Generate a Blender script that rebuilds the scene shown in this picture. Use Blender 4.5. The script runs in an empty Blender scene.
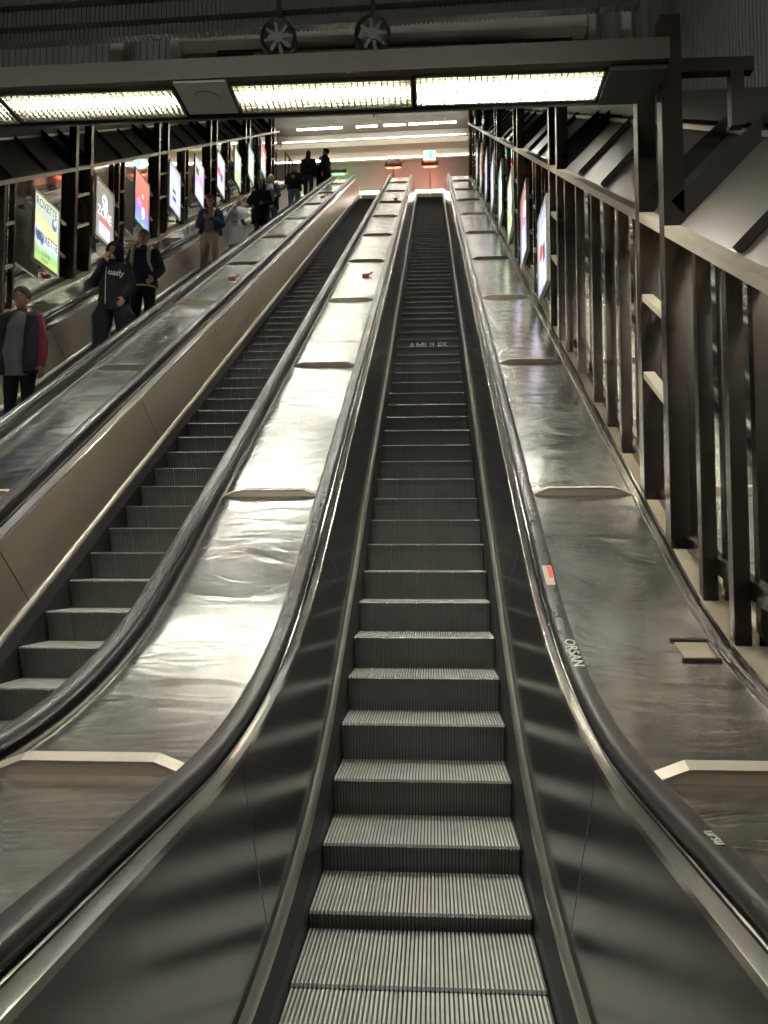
import bpy, bmesh, math, random
from mathutils import Vector, Matrix, noise
random.seed(7)
C = bpy.context.scene.collection
sc = bpy.context.scene
PI = math.pi
T = math.tan(PI/6)
K = 0.88                                  # everything is drawn in step widths and brought to metres at the end

# ------------------------------------------------------------------ materials
def new_mat(name):
    m = bpy.data.materials.new(name); m.use_nodes = True
    nt = m.node_tree; b = nt.nodes['Principled BSDF']
    return m, nt, b
def mix_ramp(nt, fac, c0, c1, p0=0.3, p1=0.7):
    r = nt.nodes.new('ShaderNodeValToRGB')
    r.color_ramp.elements[0].position = p0; r.color_ramp.elements[1].position = p1
    r.color_ramp.elements[0].color = (*c0, 1); r.color_ramp.elements[1].color = (*c1, 1)
    nt.links.new(fac, r.inputs[0]); return r.outputs[0]
def noise_tex(nt, scale, detail=3, stretch=(1, 1, 1), rough=0.5, dist=0.0):
    tc = nt.nodes.new('ShaderNodeTexCoord'); mp = nt.nodes.new('ShaderNodeMapping')
    mp.inputs['Scale'].default_value = stretch
    nt.links.new(tc.outputs['Object'], mp.inputs[0])
    n = nt.nodes.new('ShaderNodeTexNoise'); n.inputs['Scale'].default_value = scale
    n.inputs['Detail'].default_value = detail; n.inputs['Roughness'].default_value = rough
    n.inputs['Distortion'].default_value = dist
    nt.links.new(mp.outputs[0], n.inputs['Vector']); return n.outputs[0]
def plain(name, col, rough=0.6, metal=0.0, var=0.12, scale=9, bump=0.0, spec=0.5):
    m, nt, b = new_mat(name)
    n = noise_tex(nt, scale, 4)
    c0 = tuple(max(0, c*(1-var)) for c in col); c1 = tuple(min(1, c*(1+var)) for c in col)
    nt.links.new(mix_ramp(nt, n, c0, c1, .15, .85), b.inputs['Base Color'])
    b.inputs['Roughness'].default_value = rough; b.inputs['Metallic'].default_value = metal
    b.inputs['Specular IOR Level'].default_value = spec
    if bump:
        bp = nt.nodes.new('ShaderNodeBump'); bp.inputs['Strength'].default_value = bump; bp.inputs['Distance'].default_value = 0.01
        nt.links.new(noise_tex(nt, scale*6, 3), bp.inputs['Height']); nt.links.new(bp.outputs[0], b.inputs['Normal'])
    return m
def steel(name, col, r0, r1, wave=0.0, wscale=1.3, stain=0.18, scratch=True, stretch=(1, 1, 1)):
    m, nt, b = new_mat(name)
    b.inputs['Metallic'].default_value = 1.0
    st = noise_tex(nt, 1.2, 3, (1, .8, .8), 0.5, 1.0)
    c0 = tuple(c*(1-stain) for c in col)
    colr = mix_ramp(nt, st, c0, col, .25, .75)
    if scratch:
        for (sc_, dist, lo, hi, amt) in (((1.2, 16, 16), 2.5, .54, .64, .34), ((14, 2.2, 2.2), 2.0, .58, .68, .26), ((2.2, 2.0, 2.0), 3.0, .5, .56, .20)):
            f = noise_tex(nt, 1.0, 3, sc_, .5, dist)
            mm = nt.nodes.new('ShaderNodeMapRange'); mm.inputs[1].default_value = lo; mm.inputs[2].default_value = hi; mm.inputs[3].default_value = 0; mm.inputs[4].default_value = amt
            nt.links.new(f, mm.inputs[0])
            mx = nt.nodes.new('ShaderNodeMixRGB'); mx.blend_type = 'MULTIPLY'; mx.inputs[2].default_value = (.35, .33, .28, 1)
            nt.links.new(mm.outputs[0], mx.inputs[0]); nt.links.new(colr, mx.inputs[1]); colr = mx.outputs[0]
    nt.links.new(colr, b.inputs['Base Color'])
    rn = noise_tex(nt, 1.6, 2, (1.2, .6, .6), 0.5, 0.8)
    mr = nt.nodes.new('ShaderNodeMapRange'); mr.inputs[1].default_value = .2; mr.inputs[2].default_value = .8
    mr.inputs[3].default_value = r0; mr.inputs[4].default_value = r1
    nt.links.new(rn, mr.inputs[0]); last = mr.outputs[0]
    streak = None
    if scratch:                                             # soft curved wiping streaks
        streak = noise_tex(nt, 1.0, 2, (1.5, 2.6, 2.6), .45, 2.2)
        mm = nt.nodes.new('ShaderNodeMapRange'); mm.inputs[1].default_value = .35; mm.inputs[2].default_value = .7
        mm.inputs[3].default_value = -.02; mm.inputs[4].default_value = .04
        nt.links.new(streak, mm.inputs[0])
        ad = nt.nodes.new('ShaderNodeMath'); ad.operation = 'ADD'
        nt.links.new(last, ad.inputs[0]); nt.links.new(mm.outputs[0], ad.inputs[1]); last = ad.outputs[0]
    nt.links.new(last, b.inputs['Roughness'])
    if wave:
        bp = nt.nodes.new('ShaderNodeBump'); bp.inputs['Strength'].default_value = 1.0; bp.inputs['Distance'].default_value = wave
        nt.links.new(noise_tex(nt, wscale, 1, stretch, .4), bp.inputs['Height']); nt.links.new(bp.outputs[0], b.inputs['Normal'])
        if streak is not None:
            b2 = nt.nodes.new('ShaderNodeBump'); b2.inputs['Strength'].default_value = 1; b2.inputs['Distance'].default_value = .0075
            nt.links.new(streak, b2.inputs['Height']); nt.links.new(bp.outputs[0], b2.inputs['Normal']); nt.links.new(b2.outputs[0], b.inputs['Normal'])
    return m
def emit(name, col, strength):
    m, nt, b = new_mat(name)
    b.inputs['Base Color'].default_value = (*col, 1)
    b.inputs['Emission Color'].default_value = (*col, 1); b.inputs['Emission Strength'].default_value = strength
    return m
def corrugated_mat(name, col):
    return plain(name, col, .45, .4, .15, 3)

M = {}
M['deck'] = steel('brushed_deck_steel', (.80, .79, .75), .18, .225, .020, .9, .10)
M['panel'] = steel('balustrade_steel', (.36, .365, .355), .17, .25, .003, .8, .12, False)
M['panel_lit'] = plain('lit_balustrade_steel', (.56, .51, .43), .36, .95, .08, 1.2)  # same stainless as the middle panels, brighter reflections put into the colour
M['rail_steel'] = steel('bright_trim_steel', (.80, .78, .72), .14, .22, 0, 1, .08, False)
M['bar'] = plain('deck_bar_bronze', (.27, .22, .165), .4, .4, .1)
M['rubber'] = plain('worn_handrail_rubber', (.055, .048, .045), .26, 0, .2, 14, 0, .8)
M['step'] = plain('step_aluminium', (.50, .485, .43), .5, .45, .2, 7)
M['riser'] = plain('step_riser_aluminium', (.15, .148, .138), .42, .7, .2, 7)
M['groove'] = plain('step_groove_dark', (.06, .058, .05), .7)  # dark colour on the groove floors of treads and risers
M['brush'] = plain('black_skirt', (.022, .021, .02), .5)
M['strip'] = plain('skirt_trim_aluminium', (.62, .60, .52), .32, .9, .15, 5)
M['post'] = steel('bronze_post_steel', (.15, .128, .108), .19, .26, 0, 1, .15, False)
M['rail_pale'] = plain('pale_rail_steel', (.52, .465, .36), .4, .25, .1, 6)
M['darkbeam'] = plain('dark_brown_steel', (.026, .022, .018), .5, .3)
M['header'] = plain('olive_beam_steel', (.048, .041, .028), .45, .35)
M['slope'] = plain('grey_brown_sheet', (.20, .183, .163), .4, .5, .1, 1.5)
M['ledge'] = plain('beige_ledge', (.34, .285, .205), .42, .2, .2, 4)
M['wall_dark'] = plain('dark_concrete', (.085, .08, .07), .6, 0, .3, 2)
M['wall_far'] = plain('beige_wall_sheet', (.40, .345, .28), .45, .2, .08, 1)
M['corr'] = corrugated_mat('corrugated_sheet', (.21, .215, .20))
M['cream'] = plain('cream_strut', (.36, .335, .28), .5)
M['ceiling'] = plain('ceiling_brown', (.10, .088, .07), .6)
M['floor'] = plain('floor_stone', (.16, .15, .13), .35, 0, .2, 12)
M['duct'] = plain('perforated_duct', (.13, .125, .11), .5, .5, .12, 5)
M['black'] = plain('black_plastic', (.012, .012, .012), .4)
M['grey'] = plain('grey_enamel', (.20, .19, .16), .5)
M['louver'] = plain('louver_metal', (.17, .165, .12), .45, .4, .05)
M['tray'] = plain('reflector_tray', (.62, .60, .50), .3, .6, .05)
M['tray_grey'] = plain('grey_reflector_tray', (.16, .155, .13), .5, .2, .05)
M['tube'] = emit('fluorescent_tube', (1.0, .985, .92), 150)
M['tube_dim'] = emit('fluorescent_tube_far', (1.0, .97, .88), 7)
M['frame'] = plain('board_frame', (.66, .65, .58), .35, .3, .1)
M['red'] = plain('red_paint', (.45, .03, .02), .4)
M['cream_box'] = plain('cream_box', (.66, .58, .38), .5)
M['red_glow'] = emit('red_signal_lens', (1.0, .05, .03), 11)
M['green_glow'] = emit('green_signal_lens', (.06, 1.0, .22), 8)
M['exit'] = emit('exit_sign_face', (.45, .95, .85), 1.2)
M['exit_green'] = emit('exit_sign_green', (.0, .45, .30), .7)
M['chalk'] = plain('scratched_lettering', (.62, .60, .52), .6)
M['skin'] = plain('skin', (.46, .26, .18), .55, 0, .08)
M['skin_dark'] = plain('skin_brown', (.25, .13, .08), .5, 0, .08)
M['eye'] = plain('eye', (.03, .02, .02), .3)
M['lip'] = plain('lips', (.28, .10, .08), .5)
# glass: see-through with a mirror sheen by angle
def glass_mat():
    m = bpy.data.materials.new('tinted_glass'); m.use_nodes = True; nt = m.node_tree
    for n in list(nt.nodes): nt.nodes.remove(n)
    out = nt.nodes.new('ShaderNodeOutputMaterial'); mx = nt.nodes.new('ShaderNodeMixShader')
    tr = nt.nodes.new('ShaderNodeBsdfTransparent'); tr.inputs[0].default_value = (.38, .40, .37, 1)
    gl = nt.nodes.new('ShaderNodeBsdfGlossy'); gl.inputs['Roughness'].default_value = .04; gl.inputs[0].default_value = (.8, .8, .76, 1)
    fr = nt.nodes.new('ShaderNodeFresnel'); fr.inputs[0].default_value = 1.5
    nt.links.new(fr.outputs[0], mx.inputs[0]); nt.links.new(tr.outputs[0], mx.inputs[1]); nt.links.new(gl.outputs[0], mx.inputs[2])
    nt.links.new(mx.outputs[0], out.inputs[0]); return m
M['glass'] = glass_mat()

# ------------------------------------------------------------------ mesh helpers
def wloc(p):
    v = Vector((0, 0, 0))
    while p is not None:
        v += p.location; p = p.parent
    return v
class MB:
    def __init__(self): self.v = []; self.f = []; self.mi = []
    def quad(self, *ids, mi=0): self.f.append(ids); self.mi.append(mi)
    def hexa(self, c, mi=0):
        o = len(self.v); self.v += [tuple(p) for p in c]
        for q in ((0,3,2,1),(4,5,6,7),(0,1,5,4),(1,2,6,5),(2,3,7,6),(3,0,4,7)): self.quad(*[o+i for i in q], mi=mi)
    def box(self, x0, x1, y0, y1, z0, z1, mi=0):
        self.hexa([(x0,y0,z0),(x1,y0,z0),(x1,y1,z0),(x0,y1,z0),(x0,y0,z1),(x1,y0,z1),(x1,y1,z1),(x0,y1,z1)], mi)
    def slab(self, x0, x1, y0, z0, y1, z1, t, mi=0):      # a bar that runs from (y0,z0) to (y1,z1), t thick in z, below/above centred
        self.hexa([(x0,y0,z0-t/2),(x1,y0,z0-t/2),(x1,y1,z1-t/2),(x0,y1,z1-t/2),(x0,y0,z0+t/2),(x1,y0,z0+t/2),(x1,y1,z1+t/2),(x0,y1,z1+t/2)], mi)
    def beam(self, a, b, w, h, up=(0, 0, 1)):
        a = Vector(a); b = Vector(b); d = (b-a).normalized(); s = d.cross(Vector(up)).normalized(); u = s.cross(d)
        c = []
        for p in (a, b):
            c.append([p-s*w/2-u*h/2, p+s*w/2-u*h/2, p+s*w/2+u*h/2, p-s*w/2+u*h/2])
        self.hexa([c[0][0],c[0][1],c[1][1],c[1][0],c[0][3],c[0][2],c[1][2],c[1][3]])
    def grid(self, rows, close_v=False, mi=0):
        o = len(self.v); n = len(rows[0])
        for r in rows: self.v += [tuple(p) for p in r]
        for i in range(len(rows)-1):
            for j in range(n if close_v else n-1):
                k = (j+1) % n
                self.quad(o+i*n+j, o+i*n+k, o+(i+1)*n+k, o+(i+1)*n+j, mi=mi)
    def cyl(self, a, b, r0, r1=None, n=16, cap=True):
        a = Vector(a); b = Vector(b); r1 = r0 if r1 is None else r1
        d = (b-a).normalized(); s = d.orthogonal().normalized(); u = d.cross(s)
        o = len(self.v)
        for p, r in ((a, r0), (b, r1)):
            for i in range(n):
                q = 2*PI*i/n; self.v.append(tuple(p+s*r*math.cos(q)+u*r*math.sin(q)))
        for i in range(n): j = (i+1) % n; self.quad(o+i, o+j, o+n+j, o+n+i)
        if cap:
            self.quad(*[o+i for i in reversed(range(n))]); self.quad(*[o+n+i for i in range(n)])
    def ell(self, c, r, nu=16, nv=10, rot=None):
        o = len(self.v); c = Vector(c)
        def P(x, y, z):
            q = Vector((x*r[0], y*r[1], z*r[2]))
            if rot is not None: q = rot @ q
            return tuple(c+q)
        self.v.append(P(0, 0, 1))
        for i in range(1, nv):
            t = PI*i/nv
            for j in range(nu):
                p = 2*PI*j/nu; self.v.append(P(math.sin(t)*math.cos(p), math.sin(t)*math.sin(p), math.cos(t)))
        self.v.append(P(0, 0, -1)); e = len(self.v)-1
        for j in range(nu): self.quad(o, o+1+j, o+1+(j+1) % nu)
        for i in range(nv-2):
            for j in range(nu):
                a = o+1+i*nu; self.quad(a+j, a+nu+j, a+nu+(j+1) % nu, a+(j+1) % nu)
        a = o+1+(nv-2)*nu
        for j in range(nu): self.quad(a+j, e, a+(j+1) % nu)
    def chain(self, pts, n=12, ends=True):                            # pts: (point, radius or (rx, ry)) ; closed tapered tube
        P = [Vector(p) for p, r in pts]; R = [r if isinstance(r, tuple) else (r, r) for p, r in pts]
        rows = []
        for i, p in enumerate(P):
            d = (P[min(i+1, len(P)-1)]-P[max(i-1, 0)]).normalized()
            s = Vector((1, 0, 0)); s = (s-d*s.dot(d))
            if s.length < .2: s = Vector((0, 1, 0)); s = s-d*s.dot(d)
            s.normalize(); u = d.cross(s)
            rows.append([p+s*R[i][0]*math.cos(2*PI*k/n)+u*R[i][1]*math.sin(2*PI*k/n) for k in range(n)])
        o = len(self.v); self.grid(rows, True)
        self.quad(*[o+k for k in reversed(range(n))]); e = o+(len(rows)-1)*n; self.quad(*[e+k for k in range(n)])
        if ends: self.ell(P[0], (min(R[0]),)*3, 10, 6)
        self.ell(P[-1], (min(R[-1]),)*3, 10, 6)
    def build(self, name, mat, parent=None, smooth=False, local=False, angle=None):
        me = bpy.data.meshes.new(name)
        off = Vector((0, 0, 0)) if local else wloc(parent)
        me.from_pydata([(x-off.x, y-off.y, z-off.z) for x, y, z in self.v], [], self.f)
        for m in (mat if isinstance(mat, (list, tuple)) else [mat]): me.materials.append(m)
        if any(self.mi): me.polygons.foreach_set('material_index', self.mi)
        bm = bmesh.new(); bm.from_mesh(me); bmesh.ops.recalc_face_normals(bm, faces=bm.faces); bm.to_mesh(me); bm.free()
        if smooth or angle:
            me.polygons.foreach_set('use_smooth', [True]*len(me.polygons))
            if angle: me.set_sharp_from_angle(angle=math.radians(angle))
        o = bpy.data.objects.new(name, me); C.objects.link(o); o.parent = parent
        return o
def thing(name, label, cat, loc=(0, 0, 0), group=None, rotz=0):
    o = bpy.data.objects.new(name, None); C.objects.link(o); o.location = loc; o.rotation_euler.z = rotz
    o.empty_display_size = .1
    o['label'] = label; o['category'] = cat
    if group: o['group'] = group
    return o
def tag(o, label, cat, group=None):
    o['label'] = label; o['category'] = cat
    if group: o['group'] = group
    return o
def struct(mb, name, mat, **k):
    o = mb.build(name, mat, **k); o['kind'] = 'structure'; return o
def text_mesh(s, size, mat, name, parent, M4, local=True, ext=.001, sx=1.0, shear=0):
    cu = bpy.data.curves.new('t', 'FONT'); cu.body = s; cu.size = size; cu.extrude = ext; cu.align_x = 'CENTER'; cu.align_y = 'CENTER'; cu.shear = shear
    t = bpy.data.objects.new('t', cu); C.objects.link(t)
    dg = bpy.context.evaluated_depsgraph_get(); me = bpy.data.meshes.new_from_object(t.evaluated_get(dg))
    bpy.data.objects.remove(t); me.transform(Matrix.Diagonal((sx, 1, 1, 1))); me.transform(M4)
    if not local: me.transform(Matrix.Translation(-wloc(parent)))
    me.materials.clear(); me.materials.append(mat)
    o = bpy.data.objects.new(name, me); C.objects.link(o); o.parent = parent; return o

# ------------------------------------------------------------------ the escalator slope
Y0, Z0, FLAT, TOP = 6.706, 1.77, .17, 17.4
def zp(Y, h, flat, Rb, top=None, Rt=4.0):
    zi = Z0+h+(Y-Y0)*T
    top = TOP+(flat-FLAT) if top is None else top
    Yc = Y0+(flat-Z0-h)/T; L = Rb*math.tan(PI/12); ys = Yc-L; ye = Yc+L*math.cos(PI/6)
    if Y <= ys: return flat
    if Y < ye: return flat+Rb-math.sqrt(max(0, Rb*Rb-(Y-ys)**2))
    Yt = Y0+(top-Z0-h)/T; Lt = Rt*math.tan(PI/12); a = Yt-Lt*math.cos(PI/6); b = Yt+Lt
    if Y >= b: return top
    if Y > a: return top-Rt+math.sqrt(max(0, Rt*Rt-(b-Y)**2))
    return zi
def step_z(Y): return zp(Y, 0, FLAT, 3.6, 17.15)
def deck_z(Y): return zp(Y, .78, 1.055, 5.0)
YS = [0.8+.2*i for i in range(30)]+[7.0+.9*i for i in range(28)]+[31.6+.2*i for i in range(21)]
YB, YE = .8, 35.4
YS = [y for y in YS if y <= YE]
def ysub(a, b):
    n = [a]+[y for y in YS if a+.03 < y < b-.03]+[b]
    if len(n) < 3: n = [a, (a+b)/2, b]
    return n
CLS = {'bar': (.16, .33, 5.0)}
def sweep(mb, sec, ys, cx, side, closed=False, mi=0):
    rows = [[(cx+side*x, y, zp(y, h, fl, R)) for x, h, fl, R in sec] for y in ys]
    mb.grid(rows, closed, mi)
    if closed:
        n = len(sec); o = len(mb.v)-n*len(ys)
        mb.quad(*[o+k for k in range(n)]); e = o+n*(len(ys)-1); mb.quad(*[e+k for k in range(n)])

# step with combed tread and riser, nose at the origin
def step_mesh():
    xs = []; N = 56; w = 1.0/N
    for i in range(N):
        x = -.5+i*w; deep = -.016 if i in (11, 24, 40) else -.008
        xs += [(x, 0), (x+w*.50, 0), (x+w*.56, deep), (x+w*.94, deep)]
    xs.append((.5, 0))
    path = [(.495, 0, 0, 1), (.2, 0, 0, 1), (.012, 0, 0, 1), (.0, -.012, -1, .2)]
    for k in range(1, 6):
        t = k/5; path.append((.012+.075*t-.0*t*t, -.012-.27*t, -1, .25))
    mb = MB(); rows = []
    for (y, z, ny, nz) in path:
        l = math.hypot(ny, nz); rows.append([(x, y+d*ny/l, z+d*nz/l) for x, d in xs])
    def ribs(rr, k):
        o = len(mb.v); n = len(xs)
        for r in rr: mb.v += r
        for i in range(len(rr)-1):
            for j in range(n-1): mb.quad(o+i*n+j, o+i*n+j+1, o+(i+1)*n+j+1, o+(i+1)*n+j, mi=2 if (xs[j][1] < 0 and xs[j+1][1] < 0) else k)
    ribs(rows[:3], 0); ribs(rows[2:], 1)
    for s in (-.5, .5):
        o = len(mb.v); mb.v += [(s, .495, 0), (s, 0, -.005), (s, .09, -.28), (s, .495, -.28)]; mb.quad(o, o+1, o+2, o+3, mi=1)
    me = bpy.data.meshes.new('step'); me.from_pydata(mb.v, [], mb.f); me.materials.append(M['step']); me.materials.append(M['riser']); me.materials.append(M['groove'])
    me.polygons.foreach_set('material_index', mb.mi); return me
STEP = step_mesh()
fy = [1.6+.002*i for i in range(int((35.2-1.6)/.002))]
arc = [0]
for a, b in zip(fy, fy[1:]): arc.append(arc[-1]+math.hypot(b-a, step_z(b)-step_z(a)))
def noses(off):
    PITCH = .4/math.cos(PI/6); i0 = min(range(len(fy)), key=lambda i: abs(fy[i]-(Y0+off))); s0 = arc[i0] % PITCH
    out = []; i = 0; s = s0
    while s < arc[-1]:
        while arc[i] < s: i += 1
        out.append(fy[i]); s += PITCH
    # the lowest steps spread a little as they level out
    return [y-.03*max(0, min(4, (4.75-y)/.42)) for y in out if y > 2.1]
NOSES = {}
def escalator(cx, off, label, panel_key):
    t = thing('escalator', label, 'escalator', (cx, 3.0, FLAT))
    NOSES[cx] = noses(off)
    for y in NOSES[cx]:
        o = bpy.data.objects.new('step', STEP); C.objects.link(o); o.parent = t
        o.location = Vector((cx, y, step_z(y)))-t.location
    for s in (-1, 1):
        ys = ysub(YB, YE)
        m = MB(); sweep(m, [(.507, -.32, -.1, 3), (.507, .02, .26, 4), (.535, .12, .33, 5)], ys, cx, s); m.build('skirt_brush', M['brush'], t)
        m = MB(); sweep(m, [(.535, .12, .33, 5), (.538, .15, .35, 6), (.560, .17, .37, 6), (.572, .14, .34, 6)], ys, cx, s); m.build('skirt_trim', M['strip'], t, angle=50)
        # inner panels, separate sheets with a seam between
        y = YB+1.1; a = YB
        k = 0
        while a < YE-.1:
            b = min(YE, a+(2.4 if k == 0 else 2.86))
            m = MB(); rows = []
            A, B = a+.006, b-.006
            for q in range(9 if (a < 7 or b > 31) else 5):
                tt = q/(8 if (a < 7 or b > 31) else 4); yb = A+(B-A)*tt
                row = []
                for j in range(4):
                    u = j/3; lean = -.30*u if 5.5 < yb < 31 else -.30*u*max(0, min(1, (yb-3)/2.5 if yb < 7 else (34-yb)/3))
                    yy = yb+lean
                    zb = zp(yy, .14, .34, 6); zt = zp(yy, .74, 1.045, 6)
                    row.append((cx+s*(.566+.114*u), yy, zb+(zt-zb)*u))
                rows.append(row)
            m.grid(rows); m.build('balustrade_panel', M[panel_key], t, smooth=True)
            a = b; k += 1
        # lip between panel and handrail
        m = MB(); sweep(m, [(.676, .73, 1.035, 6), (.679, .752, 1.057, 6), (.685, .755, 1.06, 6), (.709, .805, 1.08, 5.5), (.713, .805, 1.08, 5.5), (.713, .72, 1.0, 5.5)], ys, cx, s)
        m.build('panel_capping', M['rail_steel'], t, angle=30)
        m = MB(); sweep(m, [(.712, .73, 1.01, 5), (.724, .79, 1.05, 5), (.734, .86, 1.085, 5), (.79, .86, 1.085, 5), (.80, .74, 1.0, 5)], ys, cx, s)
        m.build('handrail_guide', M['black'], t)
        sec = []
        for q in range(14):
            an = 2*PI*q/14; xx = .765+.046*math.copysign(abs(math.cos(an))**.7, math.cos(an)); dz = .032*math.copysign(abs(math.sin(an))**.7, math.sin(an))
            sec.append((xx, .925+dz, 1.115+dz, 4.6))
        m = MB(); sweep(m, sec, ysub(YB+.02, YE-.02), cx, s, True)
        hr = m.build('handrail', M['rubber'], t, smooth=True)
        # bright steel edge along the inside of the handrail
        m = MB(); sweep(m, [(.722, .80, 1.055, 4.8), (.722, .835, 1.075, 4.7), (.728, .838, 1.078, 4.7), (.732, .80, 1.055, 4.8)], ysub(YB+.02, YE-.02), cx, s)
        m.build('handrail_edge', M['rail_steel'], t, angle=40)
    # comb plates at both landings
    m = MB(); m.box(cx-.66, cx+.66, .9, 2.2, FLAT-.02, FLAT+.02); m.build('comb_plate', M['strip'], t)
    m = MB(); m.box(cx-.66, cx+.66, 35.25, 36.0, 16.9, 16.97); m.build('comb_plate', M['strip'], t)
    return t
SP = 2.414
E0, E1, E2 = 0.0, -SP, -2*SP
eA = escalator(E0, 0.0, 'empty escalator running up the middle, its steps filling the foreground', 'panel')
eB = escalator(E1, .27, 'empty escalator between the middle one and the one carrying people', 'panel_lit')
eC = escalator(E2, .13, 'escalator on the left carrying the line of riders down', 'panel_lit')
# graffiti scratched on the middle handrail and on one riser
def on_slope(x, Y, z, size_rot=0, tilt=PI/6):
    return Matrix.Translation((x, Y, z)) @ Matrix.Rotation(tilt, 4, 'X') @ Matrix.Rotation(size_rot, 4, 'Z')
ha = [c for c in eA.children if c.name.startswith('handrail') and 'guide' not in c.name and 'edge' not in c.name]
hr_right = ha[1]
def rail_top(y): return zp(y, .957, 1.147, 4.6)
g = text_mesh('ORSAN', .075, M['chalk'], 'scratched_writing', hr_right, on_slope(.768, 4.2, rail_top(4.2)+.003, -PI/2, math.atan((rail_top(4.3)-rail_top(4.1))/.2)), False, .0015, 1.3)
g['label'] = 'pale scratched letters'
g2 = text_mesh('ursu', .05, M['chalk'], 'scratched_writing', hr_right, on_slope(.77, 2.15, rail_top(2.15)+.003, -PI/2, 0), False, .001, 1.2)
m = MB(); a, b = 4.93, 5.13
m.grid([[(.737+.055*u, y, rail_top(y)+.004) for u in (0, .5, 1)] for y in (a, (a+b)/2, b)])
pt = m.build('handrail_patch', M['ledge'], hr_right)
m = MB(); m.grid([[(.765+.03*u, y, rail_top(y)+.006) for u in (0, 1)] for y in (5.0, 5.06, 5.12)]); rp = m.build('red_mark', M['red'], hr_right)
ny = min(NOSES[E0], key=lambda y: abs(y-13.0))
st = [c for c in eA.children if c.name.startswith('step') and abs((c.location.y+3.0)-ny) < .01][0]
text_mesh('AMULES', .16, M['chalk'], 'chalk_writing', st, Matrix.Translation((0, .012, -.12)) @ Matrix.Rotation(PI/2-.27, 4, 'X'), True, .003, 1.1)

# ------------------------------------------------------------------ decks between the escalators
BARS = [3.0]+[6.38+3.1*k for k in range(10)]
def deck(cx, half, label, seed, red=(), trims=None):
    t = thing('balustrade_deck', label, 'escalator deck', (cx, 3.0, deck_z(3.0)))
    rnd = random.Random(seed)
    edges = [YB]+BARS+[YE]
    for a, b in zip(edges, edges[1:]):
        if b-a < .3: continue
        ys = [a+.004+(b-a-.008)*q/14 for q in range(15)]; tx = rnd.uniform(-.004, .004); amp = rnd.uniform(.0, .006)
        rows = []
        for q, y in enumerate(ys):
            u = q/14; row = []
            for j in range(9):
                v = -1+2*j/8
                pil = amp*math.sin(PI*u)*(1-v*v)+tx*v*math.sin(PI*u)+.0035*noise.noise(Vector((v*.9+seed*7, y*1.1, seed)))*math.sin(PI*u)
                row.append((cx+half*v, y, deck_z(y)+pil))
            rows.append(row)
        m = MB(); m.grid(rows); m.build('deck_sheet', M['deck'], t, smooth=True)
    for s in (-1, 1):                                      # raised dark edge profile next to the handrail
        m = MB(); sweep(m, [(half-.012, .785, 1.06, 5), (half-.006, .80, 1.075, 5), (half+.012, .80, 1.075, 5), (half+.014, .70, .95, 5)], ysub(YB, YE), cx, s)
        m.build('edge_trim', M['rail_steel'], t, angle=30)
    for y in BARS:
        z = deck_z(y); m = MB(); w = half-.005; ww = w-.13; h = .052
        o = [(-w, 0), (w, 0), (ww, h), (-ww, h)]
        sl = .15
        m.v += [(cx+x, y+zz*sl, z+zz-.001) for x, zz in o]+[(cx+x, y+.012+zz*sl, z+zz-.001) for x, zz in o]
        for q in ((0,1,2,3),(7,6,5,4),(0,4,5,1),(1,5,6,2),(2,6,7,3),(3,7,4,0)): m.quad(*q)
        m.v += [(cx-ww, y-.012, z+h), (cx+ww, y-.012, z+h), (cx+ww, y+.05, z+h+.02), (cx-ww, y+.05, z+h+.02)]
        m.quad(8, 9, 10, 11)
        for q in (-1, 1):                                  # sloping flanges at both ends
            k = len(m.v)
            m.v += [(cx+q*ww, y-.012, z+h), (cx+q*w, y-.012, z+.002), (cx+q*w, y+.05, z+.022), (cx+q*ww, y+.05, z+h+.02)]
            m.quad(k, k+1, k+2, k+3)
        m.mi = [0]*6+[1]*(len(m.f)-6); m.build('deck_bar', [M['bar'], M['rail_pale']], t)
    m = MB(); rows = [[(cx-.3, y, deck_z(y)-.9), (cx-.3, y, deck_z(y)-.06), (cx+.3, y, deck_z(y)-.06), (cx+.3, y, deck_z(y)-.9)] for y in YS]; m.grid(rows, True); m.build('deck_body', M['brush'], t)
    for (x, y) in red:
        m = MB(); z = deck_z(y)
        m.slab(x-.07, x+.05, y-.05, z+.02-.03, y+.05, z+.02+.03, .05); m.beam((x+.04, y, z+.03), (x+.10, y+.03, z+.09), .03, .03)
        m.build('stop_handle', M['red'], t)
    return t
d3 = deck(1.212, .385, 'steel deck right of the middle escalator, beside the right fence', 3, [])
d2 = deck(-1.207, .385, 'steel deck on the left side of the middle escalator', 5, [(-1.1, 14.3), (-1.08, 25.7)])
d1 = deck(-3.621, .385, 'steel deck between the riders and the empty left-hand steps', 8, [(-3.52, 14.3), (-3.6, 26.8)])
d0 = deck(-6.035, .385, 'steel deck at the far left under the row of lit posters', 11, [(-6.2, 14.8)])
# plate with two slots on the right deck
m = MB(); zz = lambda y: deck_z(y)+.012
for (ya, yb) in ((4.38, 4.40), (4.60, 4.62)): m.slab(1.36, 1.56, ya, zz(ya), yb, zz(yb), .012)
m.build('slot', M['black'], d3)
m = MB(); m.grid([[(x, y, deck_z(y)+.006) for x in (1.38, 1.55)] for y in (4.40, 4.5, 4.60)]); m.build('inset_plate', M['ledge'], d3)

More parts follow.
